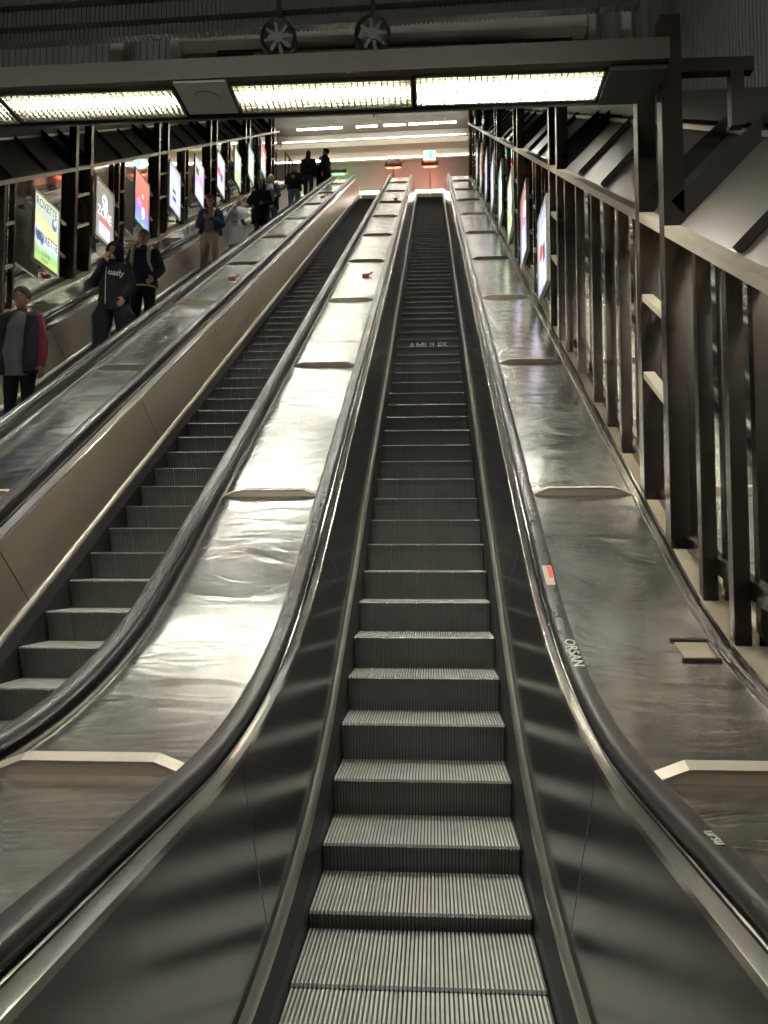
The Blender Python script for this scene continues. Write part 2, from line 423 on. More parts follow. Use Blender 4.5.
# side ledges next to the outer decks
def ledge(sgn, xa, xb, name):
    m = MB(); rows = [[(xa, y, deck_z(y)+.02), (xb, y, deck_z(y)+.0), (xb, y, deck_z(y)-1.3)] for y in YS]; m.grid(rows)
    struct(m, name, M['ledge'])
    m = MB()
    for k, q in enumerate((0.0, .035)):
        x0 = xa-sgn*.055+sgn*q
        rows = [[(x0, y, deck_z(y)), (x0+sgn*.004, y, deck_z(y)+.03), (x0+sgn*.02, y, deck_z(y)+.03), (x0+sgn*.024, y, deck_z(y))] for y in YS]; m.grid(rows)
    return m
m = ledge(1, 1.665, 2.35, 'trim_1'); struct(m, 'trim_2', M['rail_steel'])
m = ledge(-1, -6.485, -7.4, 'trim_3'); struct(m, 'trim_4', M['rail_steel'])

# ------------------------------------------------------------------ fences (glazed screens) both sides
PY = [5.6+4.65*k for k in range(7)]; NEAR = 5.6-4.65; PL = [5.44+4.55*k for k in range(7)]
POSTER = []
def nl(Y, h): return Z0+(Y-Y0)*T+h
def screen_bay(side, k, P, label):
    X = 1.66 if side > 0 else -6.58                         # inner face of the posts
    hr = 2.95 if side > 0 else 2.86
    t = thing('glazed_screen', label, 'glazed screen', (X, P, deck_z(P)), 'right-hand glazed screens' if side > 0 else 'left-hand glazed screens')
    def bx(m, xa, xb, ya, yb, z0, z1): a, b = sorted((X+side*xa, X+side*xb)); m.box(a, b, ya, yb, z0, z1)
    L = 4.65 if side > 0 else 4.55
    first = (k == 0)
    for j, yy in enumerate((P, P+.66)):
        if k < 0: continue
        m = MB(); top = nl(yy, 4.02)
        if first and j == 0: top = 5.66
        bx(m, 0, .14, yy, yy+.12, deck_z(yy+.06)-.02, top); m.build('post', M['post'], t)
        m = MB(); bx(m, .17, .27, yy+.01, yy+.11, deck_z(yy+.06)-.02, nl(yy, hr)); m.build('glazing_bar', M['post'], t)
    if k < 0: ml = [1.6, 2.2, 2.75, 3.58, 4.08]
    elif side > 0 and k == 0: ml = [1.45, 2.0, 2.6, 3.45, 4.2]
    elif side > 0: ml = [2.25, 2.55]
    else: ml = [2.12, 2.42]
    if P > 32.5: ml = []
    for q in ml:
        y = P+q; m = MB(); bx(m, 0.02, .11, y, y+.07, deck_z(y)-.02, nl(y, hr)); bx(m, .15, .22, y+.005, y+.06, deck_z(y)-.02, nl(y, hr)); m.build('mullion', M['post'], t)
    e = P+L if P < 32.5 else 34.6
    if k < 0: P, PB = P+1.2, P
    # sloping top rail in pieces between the posts
    for (ya, yb) in (((P+.12, P+.66), (P+.78, e)) if k >= 0 else ((P, e),)):
        m = MB(); a, b = sorted((X+side*.0, X+side*.13)); m.slab(a, b, ya, nl(ya, hr+.03), yb, nl(yb, hr+.03), .075); m.build('top_rail', M['rail_pale'], t)
    # short cross ties
    for (ya, yb, hs) in ((P+.12, P+.66, (1.75, 2.35)), (P+(2.32 if side > 0 else 2.19), P+(2.55 if side > 0 else 2.42), (1.5, 2.2))):
        if (first and ya > P+1) or k < 0: continue
        for h_ in hs:
            m = MB(); a, b = sorted((X+side*.01, X+side*.09)); m.slab(a, b, ya, nl(ya, h_), yb, nl(yb, h_), .05); m.build('cross_tie', M['rail_pale'], t)
    m = MB(); a, b = sorted((X+side*.10, X+side*.16)); m.slab(a, b, P, deck_z(P)+.05, e, nl(e, .83), .10); m.build('bottom_rail', M['post'], t)
    m = MB(); xg = X+side*.135
    m.grid([[(xg, y, deck_z(y)+.05), (xg, y, nl(y, hr))] for y in (P+.02, P+.5, P+1, P+2, e)])
    m.build('glass', M['glass'], t)
    # sloping sheet and struts above the rail
    X1, X2 = X+side*.10, X+side*.72; h1, h2 = hr+.06, hr+.70
    yy = [P+(e-P)*q/6 for q in range(7)]
    m = MB(); m.grid([[(X1, y, nl(y, h1)), (X1+(X2-X1)*.5, y, nl(y, (h1+h2)/2)), (X2, y, nl(y, h2))] for y in yy])
    m.build('sloping_sheet', M['slope'], t)
    m = MB(); a, b = sorted((X2-side*.05, X2+side*.03)); m.slab(a, b, P, nl(P, h2-.0), e, nl(e, h2-.0), .045); m.build('sheet_edge', M['rail_pale'], t)
    for q, (w, dd) in enumerate(((.12, .15), (.12, .13), (.06, .06), (.06, .06))):
        y = P+(.06, .72, 2.4, 3.6)[q]
        if y > e: continue
        m = MB(); n1 = Vector((side*.7, 0, .7)); dn = Vector((side*-.72, 0, .69))*0
        of = .09 if q < 2 else .04; a = Vector((X+side*.10, y, nl(y, h1+of))); b = Vector((X+side*.86, y, nl(y, h1+.72+of)))
        if q > 1: b = Vector((X+side*.72, y, nl(y, h2+.05)))
        m.beam(a, b, w, dd, (0, 0, 1)); m.build('strut', M['darkbeam'], t)
    return t
ORD = ['nearest', 'second', 'third', 'fourth', 'fifth', 'sixth', 'topmost']
screen_bay(1, -1, NEAR, 'screen bay cut by the right picture edge, in front of the tallest post')
for k, P in enumerate(PY):
    for side in (1, -1):
        nm = 'right' if side > 0 else 'left'
        if side > 0:
            lab = {0: 'bay of bronze steel posts and glass on the right, holding the tallest post',
                   1: 'right-hand screen bay with the pale blue poster, just past the two thick posts'}.get(k, '%s bay of steel posts and glass along the right wall' % ORD[k])
        else:
            lab = {0: 'lowest left-hand screen bay, just beyond the left picture edge', 1: 'left-hand screen bay around the green and yellow poster, nearest the camera',
                   2: 'left-hand screen bay behind the two riders in dark jackets, with red and blue poster'}.get(k, 'left-hand screen bay, %s up the slope from the picture edge' % ORD[k-1])
        screen_bay(side, k, P if side > 0 else PL[k], lab)

# longitudinal dark beams and corrugated side walls over the screens
def sloped_box(m, xa, xb, ya, yb, ha, hb):
    a, b = sorted((xa, xb))
    m.hexa([(a,ya,nl(ya,ha)),(b,ya,nl(ya,ha)),(b,yb,nl(yb,ha)),(a,yb,nl(yb,ha)),(a,ya,nl(ya,hb)),(b,ya,nl(ya,hb)),(b,yb,nl(yb,hb)),(a,yb,nl(yb,hb))])
m = MB(); sloped_box(m, 2.34, 2.48, 4.4, 34.5, 3.72, 3.98); struct(m, 'trim_5', M['darkbeam'])
m = MB(); sloped_box(m, -7.26, -7.42, 5.2, 34.5, 3.55, 3.82); struct(m, 'trim_6', M['darkbeam'])
def corrugated(x, side, name, y0, y1, hb, ztop, pitch=.07):
    m = MB(); n = int((y1-y0)/pitch); rows = []
    for i in range(n):
        y = y0+i*pitch
        for dy, dx in ((0, 0), (pitch*.45, 0), (pitch*.5, .045), (pitch*.95, .045)):
            yy = y+dy; rows.append([(x+side*dx, yy, nl(yy, hb)), (x+side*dx, yy, max(ztop(yy), nl(yy, hb)+.1))])
    m.grid(rows); return struct(m, name, M['corr'])
corrugated(2.50, 1, 'wall_right', 4.0, 34.5, 3.7, lambda y: max(nl(y, 4.9), 9.6) if y < 9.3 else nl(y, 4.9))
corrugated(-7.46, -1, 'wall_left', 4.0, 34.5, 3.6, lambda y: max(nl(y, 4.9), 9.6) if y < 9.3 else nl(y, 4.9))
# outer walls behind the glass
m = MB(); m.grid([[(3.3, y, nl(y, -1.5)), (3.3, y, nl(y, 4.2))] for y in (-6, 0, 6, 12, 20, 28, 37)]); struct(m, 'wall_outer_right', M['wall_dark'])
m = MB(); m.grid([[(-8.4, y, nl(y, -1.5)), (-8.4, y, nl(y, 4.2))] for y in (-6, 0, 6, 12, 20, 28, 37)]); struct(m, 'wall_outer_left', M['wall_dark'])
m = MB(); m.grid([[(1.95, y, deck_z(y)-.25), (3.3, y, deck_z(y)-.25)] for y in YS]); struct(m, 'trim_7', M['wall_dark'])
m = MB(); m.grid([[(-7.0, y, deck_z(y)-.25), (-8.4, y, deck_z(y)-.25)] for y in YS]); struct(m, 'trim_8', M['wall_dark'])
m = MB(); m.grid([[(2.45, y, nl(y, 3.95)), (3.3, y, nl(y, 3.95))] for y in (-6, 8, 20, 37)]); struct(m, 'trim_15', M['wall_dark'])
m = MB(); m.grid([[(-7.4, y, nl(y, 3.95)), (-8.4, y, nl(y, 3.95))] for y in (-6, 8, 20, 37)]); struct(m, 'trim_16', M['wall_dark'])

# ------------------------------------------------------------------ posters in light boxes
def poster_mat(name, fn, strength):
    m, nt, b = new_mat(name)
    tc = nt.nodes.new('ShaderNodeTexCoord'); sp = nt.nodes.new('ShaderNodeSeparateXYZ'); nt.links.new(tc.outputs['Generated'], sp.inputs[0])
    rp = nt.nodes.new('ShaderNodeValToRGB'); el = rp.color_ramp.elements
    n = noise_tex(nt, 5, 3, (1, 1, 1), .6, .8)
    ad = nt.nodes.new('ShaderNodeMath'); ad.operation = 'MULTIPLY_ADD'; ad.inputs[1].default_value = fn.get('wob', .15)
    nt.links.new(n, ad.inputs[0]); nt.links.new(sp.outputs['Z'], ad.inputs[2])
    nt.links.new(ad.outputs[0], rp.inputs[0])
    st = fn['stops']
    el[0].position, el[0].color = st[0][0], (*st[0][1], 1); el[1].position, el[1].color = st[-1][0], (*st[-1][1], 1)
    for p, c in st[1:-1]:
        e = el.new(p); e.color = (*c, 1)
    nt.links.new(rp.outputs[0], b.inputs['Base Color']); nt.links.new(rp.outputs[0], b.inputs['Emission Color'])
    b.inputs['Emission Strength'].default_value = strength; b.inputs['Roughness'].default_value = .25
    return m
ST = {
 'green': dict(stops=[(0, (.62, .80, .25)), (.2, (.40, .66, .25)), (.36, (.72, .86, .84)), (.6, (.62, .70, .66)), (.85, (.66, .76, .60)), (1, (.78, .86, .58))], wob=.08),
 'grey': dict(stops=[(0, (.42, .40, .37)), (.4, (.36, .34, .33)), (1, (.30, .29, .24))], wob=.2),
 'redblue': dict(stops=[(0, (.75, .88, 1)), (.25, (.30, .45, .92)), (.47, (.45, .32, .75)), (.6, (.90, .24, .20)), (1, (.92, .30, .22))], wob=.25),
 'lilac': dict(stops=[(0, (.50, .52, .98)), (.4, (.62, .68, 1)), (.7, (.80, .88, 1)), (1, (.62, .66, 1))], wob=.3),
 'lilac2': dict(stops=[(0, (.60, .68, 1)), (.4, (.78, .80, 1)), (.62, (.70, .52, .80)), (1, (.72, .76, .95))], wob=.3),
 'greenwhite': dict(stops=[(0, (.35, .62, .30)), (.4, (.55, .78, .48)), (1, (.66, .85, .62))], wob=.4),
 'teal': dict(stops=[(0, (.50, .78, .72)), (.6, (.70, .88, .82)), (1, (.45, .72, .62))], wob=.4),
 'redwhite': dict(stops=[(0, (.45, .60, .95)), (.45, (.75, .82, .98)), (.62, (.90, .42, .30)), (1, (.85, .22, .15))], wob=.25),
 'pink': dict(stops=[(0, (.85, .88, 1)), (.3, (.50, .62, .92)), (.6, (.60, .42, .62)), (1, (.62, .30, .28))], wob=.2),
}
PM = {k: poster_mat('poster_'+k, v, .42) for k, v in ST.items()}
INK = {k: emit('ink_'+k, c, s*.45) for k, (c, s) in {'slate': ((.20, .24, .36), .7), 'navy': ((.05, .09, .28), .5), 'white': ((.9, .92, 1), 1.2), 'orange': ((.95, .52, .12), 1.1), 'yellow': ((.95, .88, .30), 1.1), 'green': ((.10, .30, .08), .5), 'red': ((.85, .12, .08), 1.0), 'pink': ((.95, .35, .6), 1.0)}.items()}
def board(side, yn, key, label, extra=None, w=.93, h=1.2):
    X = 1.60 if side > 0 else -6.50
    zt = nl(yn, 2.64 if side > 0 else 2.72); z0 = zt-h
    t = thing('advertising_board', label, 'poster board', (X, yn, z0), 'lit posters on the %s-hand screens' % ('right' if side > 0 else 'left'))
    def bx(m, xa, xb, ya, yb, za, zb): a, b = sorted((X+side*xa, X+side*xb)); m.box(a, b, ya, yb, za, zb)
    m = MB(); f = .035
    bx(m, 0, .05, yn, yn+f, z0, zt); bx(m, 0, .05, yn+w-f, yn+w, z0, zt); bx(m, 0, .05, yn+f, yn+w-f, z0, z0+f); bx(m, 0, .05, yn+f, yn+w-f, zt-f, zt)
    bx(m, .035, .048, yn+f, yn+w-f, z0+f, zt-f)
    m.build('frame', M['frame'], t)
    m = MB(); bx(m, .018, .03, yn+f, yn+w-f, z0+f, zt-f); p = m.build('poster', PM[key], t)
    for zz in (.3, .8):
        m = MB(); bx(m, .05, .14, yn+.2, yn+.26, z0+zz*h, z0+zz*h+.05); m.build('bracket', M['rail_pale'], t)
        m = MB(); bx(m, .02, .07, yn+w, yn+w+.28, z0+zz*h+.1, z0+zz*h+.14); m.build('bracket', M['rail_pale'], t)
    def txt(s, u, v, size, ink, sx=1.0, rot=0):          # on the face; u from the reader's left, v from the bottom
        if side < 0: R = Matrix(((0, 0, 1, 0), (1, 0, 0, 0), (0, 1, 0, 0), (0, 0, 0, 1))); yy = yn+w*u
        else: R = Matrix(((0, 0, -1, 0), (-1, 0, 0, 0), (0, 1, 0, 0), (0, 0, 0, 1))); yy = yn+w*(1-u)
        xx = X+side*.014
        return text_mesh(s, size, INK[ink], 'print', p, Matrix.Translation((xx, yy, z0+h*v)) @ R @ Matrix.Rotation(rot, 4, 'Z'), False, .001, sx)
    def patch(u0, v0, u1, v1, ink, tip=.0, name='print'):
        f_ = (lambda u: yn+w*u) if side < 0 else (lambda u: yn+w*(1-u))
        xx = X+side*.0155; m = MB(); m.v = [(xx, f_(u0), z0+h*v0), (xx, f_(u1), z0+h*(v0+tip)), (xx, f_(u1), z0+h*(v1+tip)), (xx, f_(u0), z0+h*v1)]; m.quad(0, 1, 2, 3)
        return m.build(name, INK[ink], p)
    def blob(u, v, ru, rv, ink):
        f_ = (lambda u: yn+w*u) if side < 0 else (lambda u: yn+w*(1-u))
        xx = X+side*.0150; m = MB(); m.v = [(xx, f_(u+ru*math.cos(q*PI/8)), z0+h*(v+rv*math.sin(q*PI/8))) for q in range(16)]; m.quad(*range(16)); return m.build('print', INK[ink], p)
    if extra: extra(txt, patch, blob)
    return t
def ex_green(txt, patch, blob):
    txt('ROXETTE', .5, .87, .21, 'navy', .82); txt('ROXETTE', .55, .40, .21, 'navy', .80)
    for q in range(6): patch(.06, .70-.035*q, .92, .72-.035*q, 'orange' if q % 2 == 0 else 'yellow', -.13)
    blob(.80, .72, .10, .09, 'slate'); blob(.20, .42, .12, .10, 'slate'); blob(.20, .50, .08, .05, 'white'); blob(.82, .75, .06, .04, 'white'); blob(.33, .36, .07, .07, 'slate')
    txt('LIVE', .5, .18, .10, 'green', 1.6); txt('tour', .45, .10, .10, 'green', 1.4)
def ex_grey(txt, patch, blob):
    blob(.5, .72, .14, .11, 'white'); blob(.46, .72, .07, .06, 'navy'); blob(.55, .62, .12, .07, 'white'); blob(.55, .62, .05, .04, 'navy')
    txt('ZONE', .5, .48, .27, 'white', .95); txt('show', .5, .36, .20, 'red', 1.1)
    for q in range(5): patch(.22, .10+.045*q, .80, .125+.045*q, 'white', -.02)
def ex_red(txt, patch, blob):
    txt('n', .55, .62, .2, 'white'); blob(.35, .45, .16, .08, 'pink'); blob(.6, .30, .10, .12, 'white')
def ex_l1(txt, patch, blob):
    blob(.45, .62, .2, .05, 'white'); patch(.3, .42, .6, .50, 'green'); patch(.35, .26, .62, .34, 'navy'); patch(.25, .14, .75, .19, 'white')
def ex_l2(txt, patch, blob):
    patch(.15, .62, .45, .78, 'green'); patch(.45, .55, .9, .62, 'pink'); patch(.3, .25, .8, .42, 'white'); patch(.3, .30, .75, .33, 'navy')
def ex_l3(txt, patch, blob):
    blob(.3, .52, .2, .09, 'red'); patch(.5, .62, .85, .78, 'white'); patch(.5, .35, .7, .55, 'navy')
def ex_g(txt, patch, blob):
    blob(.5, .6, .25, .14, 'white'); patch(.2, .2, .8, .3, 'yellow')
def ex_r(txt, patch, blob):
    patch(.2, .15, .5, .5, 'white'); blob(.6, .7, .2, .1, 'white')
Lb = [(10.6, 'lilac', 'bluish poster cut off by the left picture edge', None),
      (12.87, 'green', 'green and yellow concert poster at the far left with large lettering', ex_green),
      (15.29, 'grey', 'grey poster with white lettering behind the hooded rider', ex_grey),
      (17.35, 'redblue', 'poster red above and blue below, behind the rider with backpack straps', ex_red),
      (19.67, 'lilac', 'lilac-white poster immediately right of the red and blue poster', ex_l1),
      (21.82, 'lilac2', 'pale poster just left of the rider in denim, with a pinkish band', ex_l2),
      (24.13, 'lilac2', 'pale lilac poster with a red blot, over the denim rider', ex_l3),
      (26.28, 'greenwhite', 'pale green poster above the rider in the long light coat', ex_g),
      (28.28, 'teal', 'pale teal poster above the rider all in black', ex_g),
      (30.4, 'redwhite', 'small far poster red above and pale blue below, last on the left', ex_r)]
for yn, key, lab, ex in Lb: board(-1, yn, key, lab, ex)
Rb = [(10.85, 'lilac', 'nearest lit poster on the right, pale blue, seen nearly edge-on', ex_l3),
      (13.1, 'pink', 'right-hand poster pinkish above and white below, second from the camera', ex_r),
      (15.45, 'greenwhite', 'pale green poster on the right, beyond the pink and white one', ex_g),
      (17.6, 'teal', 'fourth right-hand poster from the camera, very pale green', ex_g),
      (19.95, 'lilac', 'fifth right-hand poster from the camera, a thin bluish sliver', None),
      (22.2, 'lilac2', 'sixth right-hand poster from the camera, a thin whitish sliver', None),
      (24.6, 'redwhite', 'seventh right-hand poster from the camera, a narrow pale sliver', None),
      (26.7, 'teal', 'farthest lit poster on the right before the top landing', None)]
for yn, key, lab, ex in Rb: board(1, yn, key, lab, ex)

# ------------------------------------------------------------------ portal beams with louvred lights
def troffer(x0, x1, yc, z, label, both, group, w=.36):
    t = thing('louvred_light', label, 'ceiling light', ((x0+x1)/2, yc, z), group)
    a, b = yc-w/2, yc+w/2
    m = MB(); m.box(x0, x0+.012, a, b, z, z+.1); m.box(x1-.012, x1, a, b, z, z+.1); m.box(x0, x1, a, a+.012, z, z+.1); m.box(x0, x1, b-.012, b, z, z+.1); m.box(x0, x1, a, b, z+.1, z+.11)
    m.build('housing', M['tray_grey'], t)
    m = MB()
    ys = [a+.10, b-.10] if both else [a+.10]
    for y in ys: m.cyl((x0+.04, y, z+.065), (x1-.04, y, z+.065), .02 if not both else .024, n=10)
    m.build('tube', M['tube'], t, smooth=True)
    m = MB(); n = int((x1-x0)/.042)
    for i in range(1, n): x = x0+(x1-x0)*i/n; m.box(x-.003, x+.003, a+.01, b-.01, z+.004, z+.028)
    for i in range(1, 9): y = a+(b-a)*i/9; m.box(x0+.01, x1-.01, y-.003, y+.003, z+.004, z+.028)
    m.build('louver', M['louver'], t)
    return t
def portal(k, P):
    z = nl(P, 4.02); ya = P-.22
    first = k == 0
    if first: z = 5.19
    m = MB()
    x0, x1 = -6.6, 1.66
    dx = (x1-x0)*.014
    for (p, q, za, zb) in ((ya, ya+.07, z-.01 if not first else z+.015, z+.165 if first else z+.26), (ya+.07, ya+.46, z+.112, z+.16), (ya+.46, ya+.49, z-.015, z+.16)):
        m.hexa([(x0,p+dx,za),(x1,p,za),(x1,q,za),(x0,q+dx,za),(x0,p+dx,zb),(x1,p,zb),(x1,q,zb),(x0,q+dx,zb)])
    t = thing('lighting_beam', ['olive steel beam across the top carrying the louvred lights'][0] if first else 'steel lighting beam across the shaft, %s from the camera, hidden behind the first' % ORD[k], 'beam', (0, P, z), None if first else 'lighting beams up the shaft')
    m.build('beam', M['header'], t)
    if first: m = MB(); m.box(1.27, 1.655, ya+.05, ya+.47, z-.03, z+.13); m.build('end_box', M['black'], t)
    m = MB(); m.box(-1.74, -1.37, ya+.06, ya+.46, z-.005, z+.1); sp = m.build('speaker_panel', M['grey'], t)
    m = MB(); m.cyl((-1.555, ya+.26, z-.012), (-1.555, ya+.26, z-.004), .10, n=24); m.build('speaker_grille', M['corr'], sp)
    segs = [(-.05, 1.26 if first else 1.63), (-1.35, -.07), (-3.05, -1.77), (-4.36, -3.07), (-5.67, -4.38)]  # unseen farther lights run longer on the right, added to brighten the right deck
    names = ['brightest louvred light, at the right end of the cross beam', 'louvred light in the centre of the cross beam, beside the speaker panel', 'louvred light at the left picture edge on the cross beam']
    for i, (a, b) in enumerate(segs):
        if first: lab = names[i] if i < 3 else 'louvred light on the cross beam, beyond the left picture edge'; gp = 'louvred lights on the first beam'
        else: lab = 'louvred light on a lighting beam farther up the shaft'; gp = 'louvred lights farther up the shaft'
        troffer(a, b, ya+.265+(1.66-(a+b)/2)*.014, z, lab, i == 0 and first, gp)
    return t
for k, P in enumerate(PY[:6]): portal(k, P)
# tube frame beside the tallest post
t = thing('pipe_frame', 'dark rectangular pipe frame right of the tallest post', 'pipe frame', (1.8, 5.65, 5.2))
m = MB(); m.box(1.80, 2.3, 5.62, 5.70, 5.25, 5.35); m.build('cross_tube', M['post'], t)
m = MB(); m.box(2.14, 2.23, 5.62, 5.70, 4.86, 5.25); m.build('upright_tube', M['post'], t)

# ------------------------------------------------------------------ upper void: bulkhead, duct, fans
def bulk():
    m = MB(); y = 9.0; x = -7.4; pitch = .075; rows = []
    while x < 2.5:
        for dx, dy in ((0, 0), (pitch*.45, 0), (pitch*.5, .02), (pitch*.95, .02)): rows.append([(x+dx, y+dy, 7.0), (x+dx, y+dy, 9.6)])
        x += pitch
    m.grid(rows); struct(m, 'wall_bulkhead', M['corr'])
bulk()
m = MB(); m.box(-2.35, 1.62, 8.80, 8.96, 7.0, 8.1); struct(m, 'recess_shade', M['darkbeam'])  # dark box standing in for the shade of a recessed opening
m = MB(); m.box(-2.75, 1.75, 8.62, 8.84, 7.62, 7.75); m.box(-1.9, 1.1, 8.66, 8.84, 7.43, 7.49); struct(m, 'trim_10', M['cream'])
m = MB()
for x, w in ((-3.55, .16), (-2.86, .12), (1.78, .08), (2.14, .10)): m.box(x, x+w, 8.7, 8.86, 6.9, 8.6)
struct(m, 'trim_11', M['cream'])
m = MB(); m.box(-7.4, 2.5, 8.95, 9.05, 9.55, 9.6); m.box(-8.4, 3.3, -7.0, 9.05, 9.6, 9.7); struct(m, 'ceiling_void', M['wall_dark'])
# perforated duct with shallow ribs, slightly turned
t = thing('ventilation_duct', 'ribbed grey ventilation duct across the top of the picture', 'duct', (-3, 7.3, 6.9))
for r, (z0, z1, yy) in enumerate(((7.01, 7.11, 7.42), (7.13, 7.29, 7.36), (7.31, 7.53, 7.3))):
    m = MB(); x = -7.4
    while x < 2.0:
        dyy = -(x-2)*.035
        m.box(x, x+.030, yy+dyy, yy+dyy+.10, z0, z1); m.box(x+.030, x+.045, yy+dyy+.012, yy+dyy+.09, z0+.01, z1-.01); x += .045
    m.build('duct_strip', M['duct'], t)
def fan(x, label):
    y, z = 7.1, 6.60
    t = thing('spoked_fan', label, 'fan', (x, y, z), 'spoked fans under the duct')
    ax = Vector((-.12, 1, .28)).normalized(); c = Vector((x, y, z)); s = ax.cross(Vector((0, 0, 1))).normalized(); u = s.cross(ax)
    R = .168; m = MB()
    rows = []
    for (d, r) in ((-.01, R-.03), (-.03, R-.01), (0, R), (.10, R), (.12, R-.02), (.12, R-.04), (0, R-.045), (-.01, R-.03)):
        rows.append([c+ax*d+s*r*math.cos(2*PI*k/28)+u*r*math.sin(2*PI*k/28) for k in range(28)])
    m.grid(rows, True); m.build('ring', M['black'], t, angle=50)
    m = MB()
    for rr, dd in ((R*.97, .15), (R*.93, .19)):
        rows = []
        for (d, r) in ((0, rr), (.02, rr), (.02, rr-.02), (0, rr-.02), (0, rr)): rows.append([c+ax*(dd+d)+s*r*math.cos(2*PI*k/28)+u*r*math.sin(2*PI*k/28) for k in range(28)])
        m.grid(rows, True)
    m.build('rear_ring', M['grey'], t)
    m = MB()
    for k in range(8):
        q = 2*PI*k/8+.2; d = s*math.cos(q)+u*math.sin(q); m.beam(c+d*.03, c+d*(R-.02), .03, .012, ax)
    m.build('spokes', M['black'], t)
    m = MB(); m.cyl(c-ax*.02, c+ax*.05, .045, n=16); m.build('hub', M['black'], t)
    m = MB(); m.box(x-.02, x+.02, y, y+.04, z+R-.02, 7.03); m.build('hanger', M['black'], t)
fan(-1.32, 'black spoked fan hanging left under the duct, turned aside'); fan(-.46, 'black spoked fan under the duct, right one of the two')

# ------------------------------------------------------------------ shaft ceiling and top landing
m = MB(); m.grid([[(-7.45, y, nl(y, 4.35)), (2.5, y, nl(y, 4.35))] for y in (9.05, 15, 20, 25, 30, 34.13)]); m.box(-8.4, 3.3, 34.13, 37.2, 21.95, 22.05); struct(m, 'ceiling_shaft', M['ceiling'])
ZC = 21.95; YW = 37.0; LZ = 17.0
rot = lambda x, y: y-(x-1.7)*.035       # the end wall stands slightly askew
def wallbox(x0, x1, y0, y1, z0, z1, mat, name=None, mb=None):
    mb = mb or MB(); mb.hexa([(x0,rot(x0,y0),z0),(x1,rot(x1,y0),z0),(x1,rot(x1,y1),z0),(x0,rot(x0,y1),z0),(x0,rot(x0,y0),z1),(x1,rot(x1,y0),z1),(x1,rot(x1,y1),z1),(x0,rot(x0,y1),z1)])
    return mb
mb = wallbox(-8.4, 3.3, YW, YW+.15, LZ-.2, ZC+.3, None); struct(mb, 'wall_back', M['wall_far'])
mb = wallbox(-8.4, 3.3, YW-.02, YW, 21.42, 21.95, None); struct(mb, 'trim_13', M['cream'])
mb = wallbox(-8.4, 3.3, YW-.45, YW, 21.35, 21.42, None); struct(mb, 'trim_12', M['cream'])
m = MB(); m.box(-8.4, 3.3, 35.95, 37.6, LZ-.12, LZ); struct(m, 'floor_landing', M['floor'])
t = thing('wall_light_line', 'long thin white light line across the far wall above the landing', 'light line', (-2.4, YW-.1, 20.6))
m = MB(); x = -8.0
while x < 1.9: wallbox(x, x+1.55, YW-.10, YW-.02, 20.61, 20.68, None, mb=m); x += 1.56
m.build('tube', M['tube_dim'], t)
m = MB(); wallbox(-8.2, 2.2, YW-.12, YW, 20.58, 20.61, None, mb=m); m.build('channel', M['frame'], t)
t = thing('cove_light', 'lit white cove band under the landing ceiling', 'light line', (-2.4, YW-.3, 21.5))
m = MB(); wallbox(-6.9, 1.65, YW-.40, YW-.36, 21.43, 21.48, None, mb=m); m.build('tube', M['tube_dim'], t)
gl = 'fluorescent tubes under the landing ceiling'
for i, (a, b) in enumerate(((-6.1, -5.1), (-5.05, -4.0), (-3.35, -2.4), (-2.1, -1.1), (-.95, .1), (.15, 1.2))):
    t = thing('ceiling_tube_light', '%s fluorescent tube from the left under the landing ceiling' % ['first', 'second', 'third', 'fourth', 'fifth', 'last'][i], 'ceiling light', ((a+b)/2, YW-1.0, 21.7), gl)
    m = MB(); m.cyl((a, rot(a, YW-1), 21.72), (b, rot(b, YW-1), 21.72), .035, n=10); m.build('tube', M['tube_dim'], t, smooth=True)
    m = MB(); m.box(a, b, rot(a, YW-1.05), rot(a, YW-.95), 21.755, 21.80); m.build('batten', M['frame'], t)
    m = MB(); m.box((a+b)/2-.01, (a+b)/2+.01, rot(a, YW-1.01), rot(a, YW-.99), 21.80, ZC); m.build('hanger', M['frame'], t)
# low lit parapet at the end of the escalators
m = MB(); m.box(-6.4, 1.65, 36.15, 36.35, LZ, 18.55); struct(m, 'wall_parapet', M['wall_far'])
t = thing('parapet_light', 'bright light strip along the low wall where the escalators end', 'light line', (-2.4, 36.2, 18.6))
m = MB(); m.box(-5.4, 1.3, 36.12, 36.22, 18.56, 18.66); m.build('tube', M['tube_dim'], t)
# signal boxes, exit sign, detector, lamp domes
def signal(x, z, col, label, two=True):
    t = thing('signal_box', label, 'signal box', (x, YW-.9, z), 'signal boxes over the escalator tops')
    m = MB(); m.box(x-.34, x+.34, 36.0, 36.1, z, z+.14); m.box(x-.38, x-.28, 35.97, 36.1, z-.02, z+.2); m.box(x+.28, x+.38, 35.97, 36.1, z-.02, z+.2); m.build('housing', M['cream_box'], t)
    m = MB(); m.box(x-.02, x+.02, 36.04, 36.08, z-1.6, z); m.build('stand', M['frame'], t)
    m = MB(); m.box(x-.26, x+.26, 36.1, 36.14, z-.02, z+.1); m.build('lens', M[col], t)
    if two:
        m = MB(); m.cyl((x-.2, 36.05, z+.14), (x-.2, 36.05, z+.42), .03); m.cyl((x+.2, 36.05, z+.14), (x+.2, 36.05, z+.42), .03); m.build('lamp_dome', M['cream_box'], t)
signal(-1.65, 19.72, 'red_glow', 'cream signal box with two stubs, glowing red, above the left empty escalator')
signal(.0, 19.72, 'red_glow', 'cream signal box glowing red below the exit sign', False)
signal(-4.15, 19.5, 'green_glow', 'cream signal box glowing green beside the people at the top', False)
t = thing('exit_sign', 'small lit green and white exit sign on the far wall', 'exit sign', (0, 36.2, 20.1))
m = MB(); m.box(-.30, .28, 36.15, 36.25, 20.05, 20.5); m.build('box', M['frame'], t)
